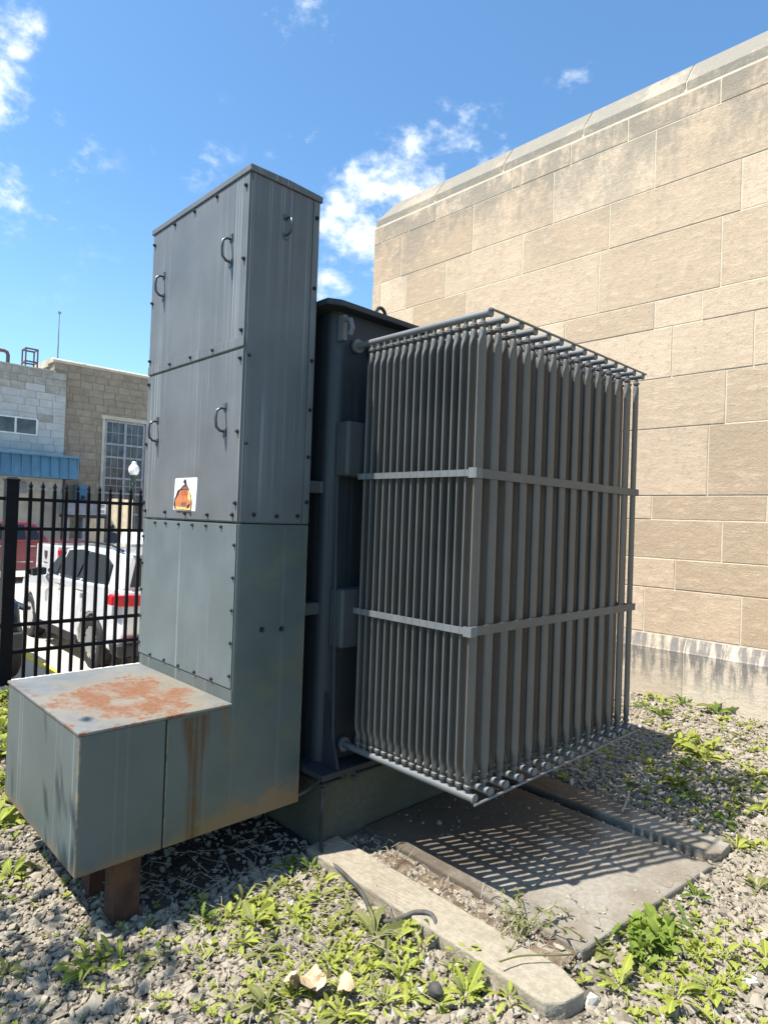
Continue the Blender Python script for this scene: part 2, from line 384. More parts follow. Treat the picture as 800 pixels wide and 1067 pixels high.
simple('car_red', (.20, .020, .028), .28, 0, .1, 1, coat=1)
simple('car_black', (.012, .013, .015), .3, 0, .1, 1, coat=1)
simple('trim_black', (.018, .018, .02), .6)
simple('tyre_rubber', (.016, .016, .016), .8, 0, .2, 20)
simple('alloy', (.50, .50, .50), .35, .7, .1, 5)
simple('glass_dark', (.014, .018, .022), .05, 0, .1, 2)
simple('lamp_red', (.50, .012, .018), .15, 0, .15, 10)
simple('lamp_clear', (.62, .64, .66), .15, 0, .15, 10)
simple('chrome', (.6, .6, .6), .15, 1, .05, 3)
simple('building_block', (.245, .205, .155), .9, 0, .15, 3, .1, 30, rand=.07)
simple('painted_block', (.40, .405, .39), .9, 0, .10, 3, .1, 30, rand=.035)
simple('raw_block', (.30, .285, .25), .9, 0, .2, 3, .1, 30, rand=.10)
simple('joint_brown', (.235, .20, .155), .95); simple('joint_grey', (.40, .405, .39), .95)
simple('far_cap', (.42, .38, .30), .9, 0, .15, 2)
simple('awning_blue', (.070, .185, .285), .45, .1, .12, 2)
simple('frame_grey', (.24, .26, .29), .5); simple('frame_white', (.62, .63, .62), .6)
simple('pane', (.060, .066, .068), .12, 0, .5, 2.2)
simple('pipe_red', (.12, .07, .075), .6); simple('door_blue', (.05, .16, .28), .5)
simple('globe_white', (.82, .83, .82), .3); simple('lamp_green', (.02, .06, .045), .4)
simple('board_cream', (.62, .50, .34), .8, 0, .12, 3); simple('unit_grey', (.20, .22, .25), .5); simple('skin', (.30, .18, .12), .6)
simple('jacket_navy', (.012, .016, .045), .8, 0, .3, 12); simple('trouser', (.02, .02, .026), .85); simple('hair', (.012, .01, .01), .7)
simple('badge_white', (.8, .8, .78), .5); simple('line_yellow', (.62, .50, .05), .8); simple('dark_void', (.02, .02, .022), .9)

# ================================================================== setting
ABS = set()
_link0 = link
def link(name, me, m=None, parent=None, loc=None, rot=None):
    o = _link0(name, me, m, parent, loc, rot)
    if parent is not None and parent.name in ABS: o.matrix_parent_inverse = Matrix.Translation(-parent.location)
    return o
def absroot(name, loc): e = empty(name, loc); ABS.add(e.name); return e

LOT = -0.75
gm = MB().add([(-700, -700, LOT), (700, -700, LOT), (700, 900, LOT), (-700, 900, LOT)], [(0, 1, 2, 3)]).build('parking_lot_ground', 'lot_concrete')
tag(gm, kind='structure')
# yard: a raised bed of gravel, slightly uneven
rs = np.random.RandomState(3)
def undul(x, y): return .012*np.sin(1.7*x+.6)*np.cos(1.3*y) + .008*np.sin(4.1*x+2.2*y)
m_ = MB(); nx, ny = 61, 61
gx = np.linspace(-2.5, 6.3, nx); gy = np.linspace(-2.0, 6.28, ny)
for y in gy:
    for x in gx:
        near = 1.0 if (0 < x < 6 and 0 < y < 6) else .0
        m_.v.append((x, y, float(undul(x, y))*near - .012))
for j in range(ny-1):
    for i in range(nx-1): m_.f.append((j*nx+i, j*nx+i+1, (j+1)*nx+i+1, (j+1)*nx+i))
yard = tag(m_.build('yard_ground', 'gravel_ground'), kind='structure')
tag(MB().box(-40, 6.3, -40, 6.05, LOT-.02, -.03).build('added_dark_ground', 'added_ground_green'), kind='structure')  # unseen dark ground, added to cut bounce light onto the shaded faces
tag(MB().box(-2.5, 6.29, -2, 6.27, LOT-.02, -.029).build('yard_fill', 'dirt'), kind='structure')
k = tag(MB().box(-12, 16, 6.05, 6.38, LOT-.05, .015).build('retaining_kerb', 'kerb_concrete', bevel=.015), kind='structure')

# ------------------------------------------------------------------ limestone building
bld = absroot('limestone_building', (6.3, 2.0, 0))
tag(bld, 'tall tan limestone block wall with sloped coping behind the transformer', 'building')
WX = 6.015
MB().box(WX+.0045, 22, -4.0, 6.575, -.1, 5.66).build('mortar_core', 'mortar', bld)
def block(name, m, x0, x1, y0, y1, z0, z1, c=.003):
    """stone with a small chamfer on the visible (-X) face"""
    vs = [(x1, y0, z0), (x1, y1, z0), (x1, y1, z1), (x1, y0, z1), (x0+c, y0, z0), (x0+c, y1, z0), (x0+c, y1, z1), (x0+c, y0, z1),
          (x0, y0+c, z0+c), (x0, y1-c, z0+c), (x0, y1-c, z1-c), (x0, y0+c, z1-c)]
    fs = [(0, 3, 2, 1), (0, 1, 5, 4), (1, 2, 6, 5), (2, 3, 7, 6), (3, 0, 4, 7), (4, 5, 9, 8), (5, 6, 10, 9), (6, 7, 11, 10), (7, 4, 8, 11), (8, 9, 10, 11)]
    o = MB().add(vs, fs).build(name, m, bld)
    return o
zs = [5.62, 5.39, 4.82, 4.36, 3.725, 3.455, 2.978, 2.503, 1.87, 1.647, 1.283, 1.006, .583]
js = [[6.429, 5.911, 5.438, 4.286, 4.164, 3.545, 2.918, 2.061], [6.037, 4.837, 3.739, 2.637], [6.421, 5.93, 5.243, 4.108, 3.083, 1.869], [5.793, 4.9, 3.177, 2.019],
      [5.9, 5.1, 4.3, 3.549, 2.598, 2.169], [6.1, 5.2, 3.9, 2.902, 2.422, 1.735], [5.7, 4.6, 3.2, 1.948], [6.2, 5.0, 3.6, 2.08], [5.5, 4.4, 3.5, 2.571],
      [6.0, 4.7, 3.3, 1.946], [5.4, 4.0, 3.0, 2.339], [6.1, 5.2, 3.7, 2.617, 1.776]]
g = .0052
for i, jl in enumerate(js):
    ys = [6.585]+jl
    while ys[-1] > -3.6: ys.append(ys[-1]-RND.uniform(.75, 1.35))
    for a, b_ in zip(ys, ys[1:]):
        pr = RND.uniform(-.002, .003)
        block('stone_block', 'limestone', WX+pr, WX+.1, b_+g, a-g, zs[i+1]+g, zs[i]-g)
MB().prism([(WX+.55, 5.63), (WX+.012, 5.63), (WX+.012, 5.72), (WX+.195, 5.978), (WX+.55, 5.985)], 1, -3.99, 6.33).build('mortar_core', 'mortar', bld)
MB().prism([(WX+.1, -.1), (WX-.049, -.1), (WX-.049, .45), (WX+.002, .56), (WX+.1, .56)], 1, -3.2, 6.57).build('mortar_core', 'mortar', bld)
# base course: tall slabs below a sloping ledge
ys = [6.6, 5.6, 4.5, 3.35, 2.222, .9, -.5, -1.9, -3.3]
for a, b_ in zip(ys, ys[1:]):
    MB().prism([(WX+.12, -.12), (WX-.055, -.12), (WX-.055, .452), (WX-.046, .463), (WX-.002, .572), (WX+.12, .572)], 1, b_+g, a-g).build('base_stone', 'limestone_base', bld)
# prism axis 1 takes (x,z): coping with sloped face, hipped at the far corner
ys = [6.56, 5.47, 4.42, 3.41, 2.37, 1.3, .2, -.9, -2.0, -3.1, -4.0]
for i, (a, b_) in enumerate(zip(ys, ys[1:])):
    prof = [(WX+.6, 5.632), (WX+.004, 5.632), (WX+.004, 5.725), (WX+.19, 5.99), (WX+.6, 6.0)]
    n = len(prof)
    va = [(x, a-g-(.19 if (i == 0 and z > 5.8) else 0), z) for x, z in prof]; vb = [(x, b_+g, z) for x, z in prof]
    MB().add(va+vb, [tuple(range(n)), tuple(range(n, 2*n))[::-1]]+[(q, n+q, n+(q+1) % n, (q+1) % n) for q in range(n)]).build('coping_stone', 'limestone_cap', bld, bevel=.006, seg=1)

# ------------------------------------------------------------------ concrete pad
def slab(name, poly, z0, z1, m, label, cat, bevel=.012):
    o = MB().prism(poly, 2, z0, z1).build(name, m, None, bevel=bevel)
    ss = o.modifiers.new('sub', 'SUBSURF'); ss.subdivision_type = 'SIMPLE'; ss.levels = ss.render_levels = 5
    if 'chip' not in bpy.data.textures: tx = bpy.data.textures.new('chip', 'CLOUDS'); tx.noise_scale = .05; tx.noise_depth = 3
    dp = o.modifiers.new('chip', 'DISPLACE'); dp.texture = bpy.data.textures['chip']; dp.strength = .009; dp.mid_level = .55; dp.texture_coords = 'GLOBAL'
    return tag(o, label, cat)
slab('concrete_beam', [(1.828, 2.318), (1.828, 1.07), (1.880, 1.03), (1.972, 1.010), (2.015, 1.115), (2.016, 2.318)], -.06, .04, 'beam_concrete',
     'long pale concrete beam lying in the weeds on the near side of the slab', 'kerb', .007)
slab('concrete_slab', [(2.185, 2.318), (2.165, 1.125), (3.163, 1.02), (3.19, 2.318)], -.06, .030, 'slab_concrete',
     'wide dirt-stained concrete slab under the radiator bank, striped with shadow', 'slab', .01)
slab('concrete_beam', [(3.25, 2.318), (3.235, 1.08), (3.30, 1.03), (3.44, 1.03), (3.46, 2.318)], -.06, .036, 'slab_concrete',
     'darker concrete beam on the wall side of the slab, half shaded', 'kerb', .007)
o = MB()
for i in range(2):
    pass
nn = 22
for j in range(nn+1):
    y = 1.14+(2.31-1.14)*j/nn
    for i in range(6): o.v.append((2.02+.145*i/5, y, .004+RND.uniform(-.008, .014)))
for j in range(nn):
    for i in range(5): o.f.append((j*6+i, j*6+i+1, j*6+i+7, j*6+i+6))
tag(o.build('dirt_strip', 'dirt', smooth=True), kind='structure')

# ================================================================== transformer
tr = absroot('power_transformer', (2.6, 2.9, 0))
tag(tr, 'large grey steel power transformer with tall bolted cabinet and tube radiator bank', 'transformer')

# --- tank
def rrect(x0, x1, y0, y1, r, n=5):
    out = []
    for cx, cy, a0 in ((x1-r, y1-r, 0), (x0+r, y1-r, 90), (x0+r, y0+r, 180), (x1-r, y0+r, 270)):
        for i in range(n+1):
            a = math.radians(a0+90*i/n); out.append((cx+r*math.cos(a), cy+r*math.sin(a)))
    return out
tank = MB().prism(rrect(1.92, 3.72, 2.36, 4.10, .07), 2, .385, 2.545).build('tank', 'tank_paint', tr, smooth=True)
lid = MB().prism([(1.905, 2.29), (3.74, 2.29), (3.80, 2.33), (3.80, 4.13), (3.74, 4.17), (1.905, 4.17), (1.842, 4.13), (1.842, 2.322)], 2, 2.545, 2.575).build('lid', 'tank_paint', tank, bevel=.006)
for z0, z1 in ((1.752, 2.012), (.94, 1.216)):
    MB().box(1.952, 3.68, 2.268, 2.362, z0, z1).build('stiffener', 'conduit_paint', tank, bevel=.012)
for x in (1.945, 2.9, 3.66):
    MB().add([(x, 2.362, .72), (x, 2.362, .384), (x, 2.255, .384), (x+.014, 2.362, .72), (x+.014, 2.362, .384), (x+.014, 2.255, .384)],
             [(0, 1, 2), (3, 5, 4), (0, 2, 5, 3), (0, 3, 4, 1), (1, 4, 5, 2)]).build('gusset', 'tank_paint', tank)
MB().box(1.85, 3.79, 2.24, 4.18, .355, .384).build('base_flange', 'tank_paint', tank, bevel=.004)
MB().box(2.2, 3.6, 2.5, 4.0, .30, .356).build('skid', 'tank_paint', tank)
# lifting hook and ring, drain valve, vertical pipe
MB().box(1.944, 1.968, 2.322, 2.362, 2.40, 2.52).tube([(1.956, 2.33, 2.50), (1.956, 2.285, 2.49), (1.956, 2.27, 2.45), (1.956, 2.285, 2.42)], .012, 8).build('lifting_hook', 'header_paint', tank, smooth=True)
ring = [(2.20+.035*math.cos(a), 2.34, 2.575+.045*math.sin(a)) for a in [math.pi*i/8 for i in range(9)]]
MB().tube(ring, .009, 8).build('lifting_eye', 'tank_paint', tank, smooth=True)
MB().lathe([(.012, 0), (.012, .05), (.03, .05), (.03, .062), (.02, .062), (.02, .10), (.026, .10), (.026, .115), (.0, .115)], 'y', 12, (2.05, 2.22, .325)).tube([(2.05, 2.27, .32), (2.05, 2.27, .375)], .009, 8).build('drain_valve', 'plinth_concrete', tank, smooth=True)
MB().tube([(1.955, 2.30, .385), (1.95, 2.31, .9), (1.95, 2.335, 1.75)], .008, 8).build('conduit', 'tank_paint', tank, smooth=True)
MB().box(1.828, 1.93, 2.58, 3.22, 1.15, 2.25).build('throat', 'tank_paint', tank)
for z in (1.668, 1.088):
    MB().box(1.8285, 1.926, 2.402, 2.47, z, z+.056).build('bracket', 'conduit_paint', tank, bevel=.003)
plinth = slab('concrete_plinth', [(1.922, 2.325), (3.75, 2.325), (3.75, 4.2), (1.922, 4.2)], -.05, .30, 'plinth_concrete', 'dark mossy concrete plinth carrying the transformer tank', 'plinth', .012)

# --- radiator bank: 14 panels of 16 flat tubes between round header pipes
NP, NT_ = 14, 16
XP = [2.058+1.400*k/(NP-1) for k in range(NP)]
YT = [1.585+(2.236-1.585)*j/(NT_-1) for j in range(NT_)]
def tube_mesh():
    a_, b0 = .0270, .0066
    top = [(2.262, a_, b0), (2.276, a_*.97, b0*1.15), (2.292, .0225, .0095), (2.306, .0180, .0140), (2.325, .0160, .0150), (2.340, .0130, .0130), (2.347, .0100, .0100), (2.352, .0165, .0165), (2.362, .0165, .0165), (2.367, .0095, .0095), (2.390, .0095, .0095)]
    rows = [(2.85-z, a, b_) for z, a, b_ in top[::-1]] + [(1.1, a_, b0), (1.75, a_, b0)] + top
    mb = MB(); n = 16
    for z, a, b_ in rows:
        for j in range(n):
            th = 2*math.pi*(j+.5)/n; c, s_ = math.cos(th), math.sin(th); ex = .62 if a > b_*1.8 else 1.0
            mb.v.append((a*math.copysign(abs(c)**(.55 if ex < 1 else 1), c), b_*math.copysign(abs(s_)**ex, s_), z))
    for i in range(len(rows)-1):
        for j in range(n): mb.f.append((i*n+j, i*n+(j+1) % n, (i+1)*n+(j+1) % n, (i+1)*n+j))
    return mb.mesh('tube', True)
tube_me = tube_mesh(); tube_me.materials.append(MATS['radiator_paint'])
header_me = MB().lathe([(.0, 1.5455), (.0195, 1.5455), (.0195, 1.552), (.0155, 1.552), (.0155, 2.335), (.034, 2.335), (.034, 2.352), (.0155, 2.352), (.0155, 2.365)], 'y', 14).mesh('header_pipe', True)
header_me.materials.append(MATS['header_paint'])
for k in range(NP):
    pn = empty('radiator_panel', (XP[k], 0, 0), 0, tr); pn.matrix_parent_inverse = Matrix.Translation(-tr.location)
    for z in (2.396, .456): inst(header_me, 'header_pipe', pn, (0, 0, z))
    for j in range(NT_):
        inst(tube_me, 'tube', pn, (RND.uniform(-.001, .001), YT[j], 0), (0, 0, RND.uniform(-.02, .02)))
for z, nm in ((1.752, 0), (1.117, 1)):
    h = .017
    sx = XP[0]-.0300
    out = [(sx, 2.27), (sx, 1.5795)]
    out += [(sx-.006, 1.5795)]
    for j in range(1, NT_): out += [(sx-.006, YT[j]-.007), (sx-.0085, YT[j]-.003), (sx-.0085, YT[j]+.003), (sx-.006, YT[j]+.007)]
    out += [(sx-.006, 2.27)]
    MB().prism(out, 2, z-h*.8, z+h*.8).build('side_strap', 'header_paint', tr)
    MB().prism([(sx-.0105, 1.562), (sx+.03, 1.562), (sx+.03, 1.571), (sx-.0088, 1.571), (sx-.0088, 1.602), (sx-.0105, 1.602)], 2, z-h*1.2, z+h*1.2).build('corner_clip', 'header_paint', tr)
    MB().box(sx-.008, XP[-1]+.045, 1.5715, 1.5785, z-h*1.1, z+h*1.1).build('front_strap', 'radiator_paint', tr)
    MB().box(XP[-1]+.0355, XP[-1]+.043, 1.582, 2.30, z-h*.8, z+h*.8).build('side_strap', 'header_paint', tr)
for z in (2.408, .437):
    MB().tube([(XP[0]-.01, 1.541, z), (XP[-1]+.025, 1.541, z)], .0055, 8).build('tie_rod', 'header_paint', tr, smooth=True)

# --- upper cabinet
YA, YB = 2.385, 3.338
uc = MB().box(1.457, 1.8283, YA+.004, YB, 1.516, 3.032).build('upper_cabinet', 'cabinet_paint', tr, bevel=.004)
MB().add([(1.444, YA-.009, 3.030), (1.838, YA-.009, 3.030), (1.838, YB+.009, 3.030), (1.444, YB+.009, 3.030), (1.444, YA-.009, 3.058), (1.838, YA-.009, 3.058), (1.838, YB+.009, 3.058), (1.444, YB+.009, 3.058), (1.64, YA-.009, 3.064), (1.64, YB+.009, 3.064)],
         [(0, 1, 2, 3), (0, 1, 5, 8, 4), (1, 2, 6, 5), (2, 3, 7, 9, 6), (3, 0, 4, 7), (4, 8, 9, 7), (8, 5, 6, 9)]).build('roof_cap', 'cabinet_paint', uc, bevel=.003)
MB().box(1.4505, 1.457, YA+.008, YB-.004, 2.2735, 3.0285).build('cover_panel', 'cabinet_paint', uc, bevel=.002)
MB().box(1.4475, 1.4505, YA+.004, YB-.002, 2.277, 2.320).build('flange_strip', 'cabinet_paint', uc, bevel=.0015)
MB().box(1.4505, 1.457, YA+.008, YB-.004, 1.5215, 2.2655).build('cover_panel', 'cabinet_paint', uc, bevel=.002)
MB().box(1.462, 1.786, YA, YA+.004, 1.5215, 3.028).build('side_panel', 'cabinet_side_paint', uc, bevel=.0015)
MB().box(1.792, 1.8265, YA-.002, YA+.004, 1.5215, 3.028).build('corner_strip', 'cabinet_side_paint', uc, bevel=.0015)
bolt_me = MB().lathe([(.0, -.016), (.0075, -.016), (.0085, -.012), (.0085, -.005), (.013, -.005), (.013, .002)], 'x', 8).mesh('bolt', True); bolt_me.transform(Matrix.Scale(.75, 4)); bolt_me.materials.append(MATS['bolt_steel'])
bolt_small = MB().lathe([(.0, -.009), (.005, -.009), (.006, -.003), (.008, -.003), (.008, .002)], 'x', 8).mesh('bolt', True); bolt_small.materials.append(MATS['bolt_steel'])
def bolts(pts, par, x=1.4505, me=None):
    for y, z in pts: inst(me or bolt_me, 'bolt', par, (x, y, z), (RND.uniform(0, 1), 0, 0))
bolts([(2.416, 2.976), (2.414, 2.657), (2.412, 2.347), (3.313, 2.97), (3.317, 2.659), (3.318, 2.349), (3.078, 2.298), (2.862, 2.298), (2.651, 2.298),
       (3.086, 3.012), (2.879, 3.012), (2.666, 3.012), (2.412, 2.225), (3.318, 2.225), (2.412, 1.909), (2.408, 1.6), (2.428, 1.55), (2.644, 1.546), (2.859, 1.549), (3.07, 1.552), (3.30, 1.556), (3.322, 1.6), (3.322, 1.908)], uc)
for x, z in ((1.528, 1.553), (1.647, 1.55), (1.762, 1.554)): inst(bolt_me, 'bolt', uc, (x, YA, z), (0, 0, math.pi/2))
for z in (2.95, 2.62, 2.28, 2.05, 1.83, 1.62): inst(bolt_me, 'bolt', uc, (1.809, YA-.002, z), (0, 0, math.pi/2))
for z in (1.86, 2.24): inst(bolt_small, 'bolt', uc, (1.475, YA, z), (0, 0, math.pi/2))
def handle_mesh():
    pts = [(0, 0, .052), (-.024, 0, .05), (-.042, 0, .035), (-.046, 0, 0), (-.042, 0, -.035), (-.024, 0, -.05), (0, 0, -.052)]
    return MB().tube(pts, .0062, 10).box(-.004, .0, -.012, .012, .04, .074).box(-.004, .0, -.012, .012, -.074, -.04).mesh('handle', True)
hm = handle_mesh(); hm.materials.append(MATS['handle_steel'])
for y, z in ((2.526, 2.722), (3.191, 2.721), (2.523, 1.968), (3.199, 1.968)): inst(hm, 'handle', uc, (1.4505, y, z))
inst(hm, 'handle', uc, (1.640, YA, 2.85), (0, 0, math.pi/2), (1, 1, .75))
# torn warning label (one flat print, several inks, and its shadow drawn below)
lm = MB(); fm = []
y0, y1, z0, z1 = 2.975, 2.751, 1.560, 1.719
def ink(poly, lay, mi):
    k = len(lm.v); lm.v += [(1.4497-.0004*lay, y0+(y1-y0)*((x-205)/360), z1-(z1-z0)*((y-275)/515)) for x, y in poly]; lm.f.append(tuple(range(k, k+len(poly)))); fm.append(mi)
ink([(215, 275), (555, 275), (565, 300), (550, 790), (190, 775), (205, 300)], 0, 0)
ink([(375, 290), (395, 320), (402, 380), (440, 450), (480, 560), (495, 660), (490, 785), (215, 768), (195, 690), (205, 600), (225, 555), (250, 470), (300, 440), (330, 400), (370, 375), (345, 350), (345, 320)], 1, 1)
ink([(300, 470), (430, 460), (470, 600), (480, 650), (480, 770), (230, 760), (220, 620), (260, 560)], 2, 2)
ink([(432, 470), (450, 480), (480, 600), (470, 640), (425, 610)], 3, 3); ink([(240, 720), (400, 740), (470, 680), (480, 775), (235, 762)], 3, 3)
ink([(320, 470), (418, 465), (420, 545), (315, 550)], 3, 4); ink([(315, 660), (410, 650), (405, 715), (320, 715)], 3, 5); ink([(410, 735), (440, 690), (470, 670), (465, 720), (430, 755)], 4, 1)
ink([(330, 420), (400, 400), (425, 450), (330, 455)], 2, 5)
ink([(245, 790), (490, 800), (490, 880), (440, 820), (380, 812), (250, 820)], 0, 1)  # dark piece under the label: its cast shadow drawn as flat colour
me = bpy.data.meshes.new('warning_label'); me.from_pydata(lm.v, [], lm.f)
for nm, c in (('label_white', (.78, .78, .76)), ('label_char_shadow', (.035, .016, .012)), ('label_orange', (.52, .17, .055)), ('label_yellow', (.72, .48, .16)), ('label_red', (.42, .10, .04)), ('label_brown', (.20, .10, .05))):
    me.materials.append(simple(nm, c, .5, 0, .15, 40))
for i, p_ in enumerate(me.polygons): p_.material_index = fm[i]
link('warning_label', me, None, uc)

# --- lower cabinet with the low terminal box (one L-shaped housing)
XB, ZB, ZT = .841, .2263, .7355
L = [(XB+.003, ZB), (1.8283, ZB), (1.8283, 1.513), (1.4573, 1.513), (1.4573, ZT), (XB+.003, ZT)]
lc = MB().prism(L, 1, YA+.003, 3.306).build('lower_cabinet', 'lower_paint', tr, bevel=.003)
MB().box(XB, 1.163, YA, YA+.003, ZB+.002, ZT-.002).build('side_panel', 'lower_paint', lc, bevel=.0012)
MB().prism([(1.171, ZB+.002), (1.8263, ZB+.002), (1.8263, 1.511), (1.4563, 1.511), (1.4563, ZT-.002), (1.171, ZT-.002)], 1, YA, YA+.003).build('side_panel', 'lower_paint', lc, bevel=.0012)
MB().box(1.163, 1.171, YA+.0015, YA+.0031, ZB+.002, ZT-.002).build('seam', 'seam_black', lc)
MB().box(XB-.0005, XB+.003, YA+.002, 3.304, ZB+.003, ZT-.003).build('end_panel', 'lower_paint', lc, bevel=.0012)
MB().box(XB-.006, 1.4565, YA-.005, 3.312, ZT, ZT+.0125).build('box_lid', 'rusted_lid', lc, bevel=.003)
MB().box(1.4515, 1.4573, YA+.010, YB-.010, .806, 1.509).build('cover_panel', 'cover_paint', lc, bevel=.002)
MB().box(1.4545, 1.4573, YA+.006, YB-.02, .7485, .80).build('sill_strip', 'lower_paint', lc)
bolts([(3.181, 1.495), (3.06, 1.495), (2.921, 1.495), (2.784, 1.495), (2.654, 1.495), (2.521, 1.495), (3.179, .818), (3.021, .818), (2.871, .818), (2.711, .818), (2.555, .818)] +
      [(2.406, z) for z in (.86, 1.0, 1.14, 1.28, 1.42)] + [(3.316, z) for z in (.86, 1.0, 1.14, 1.28, 1.42)], lc, 1.4515, bolt_small)
for x, z in ((1.592, 1.048), (1.695, 1.042)): inst(bolt_me, 'bolt', lc, (x, YA, z), (0, 0, math.pi/2), (1, 1.3, 1.3))
# rusty channel legs
for x, y in ((1.045, 2.452), (1.045, 2.70), (1.70, 3.15)):
    MB().prism([(x-.05, y-.045), (x+.05, y-.045), (x+.05, y-.037), (x-.04, y-.037), (x-.04, y+.037), (x+.05, y+.037), (x+.05, y+.045), (x-.05, y+.045)], 2, -.04, ZB+.001).build('leg', 'rust_steel', tr)

# --- cables on the ground
def smooth_path(pts, n=6):
    pts = [V(p) for p in pts]; out = []
    P = [pts[0]]+pts+[pts[-1]]
    for i in range(1, len(P)-2):
        for k in range(n):
            t_ = k/n; a, b_, c, d = P[i-1:i+3]
            out.append(.5*((2*b_)+(-a+c)*t_+(2*a-5*b_+4*c-d)*t_*t_+(-a+3*b_-3*c+d)*t_**3))
    out.append(pts[-1]); return out
hz_ = MB().tube(smooth_path([(1.90, 2.30, .30), (1.895, 2.29, .12), (1.86, 2.235, .03), (1.834, 2.083, .035), (1.80, 1.906, .03), (1.735, 1.762, .025), (1.765, 1.69, .03), (1.845, 1.655, .047), (1.885, 1.606, .047), (1.862, 1.56, .03), (1.81, 1.545, .0)]), .0088, 10).build('black_hose', 'hose_black', smooth=True)
tag(hz_, 'weathered black hose crossing the gravel along the near concrete beam', 'hose')
MB().tube(smooth_path([(1.80, 2.42, .235), (1.85, 2.37, .27), (1.92, 2.315, .335), (1.99, 2.28, .352)]), .006, 8).build('cable', 'hose_black', tr, smooth=True)

# ================================================================== fence
FY = 6.2
fence = absroot('iron_fence', (1.53, FY, 0)); tag(fence, 'black iron picket fence with spear tips between the yard and the parking lot', 'fence')
px_ = [1.682+.0983*i for i in range(-30, 34)]
posts = [1.532-2.3, 1.532, 1.532+2.42]
post_me = MB().add([(sx*h, sy*h, z) for z, h in ((.0, .048), (1.775, .048), (1.775, .054), (1.79, .054), (1.808, .03)) for sx, sy in ((-1, -1), (1, -1), (1, 1), (-1, 1))],
                   [(0, 3, 2, 1)]+[(4*i+j, 4*i+(j+1) % 4, 4*i+4+(j+1) % 4, 4*i+4+j) for i in range(4) for j in range(4)]+[(16, 17, 18, 19)]).mesh('post'); post_me.materials.append(MATS['fence_black'])
for x in posts: inst(post_me, 'post', fence, (x, FY, 0))
h = .0135
picket_me = MB().add([(sx*h, sy*h, z) for z in (.055, 1.70) for sx, sy in ((-1, -1), (1, -1), (1, 1), (-1, 1))],
                     [(0, 3, 2, 1), (4, 5, 6, 7)]+[(j, (j+1) % 4, 4+(j+1) % 4, 4+j) for j in range(4)]).mesh('picket'); picket_me.materials.append(MATS['fence_black'])
tip_me = MB().lathe([(.0125, 1.699), (.016, 1.703), (.0165, 1.712), (.011, 1.717), (.012, 1.722), (.019, 1.735), (.017, 1.747), (.0, 1.787)], 'z', 8).mesh('spear_tip', True); tip_me.materials.append(MATS['fence_black'])
for x in px_:
    if any(abs(x-p) < .075 for p in posts): continue
    pk = inst(picket_me, 'picket', fence, (x, FY, 0)); inst(tip_me, 'spear_tip', pk, (0, 0, 0))
for z in (1.62, 1.362, .525, .29):
    for a, b_ in zip([-1.3]+posts, posts+[5.2]):
        MB().box(a+.05, b_-.05, FY-.019, FY+.019, z-.015, z+.015).build('rail', 'fence_black', fence)

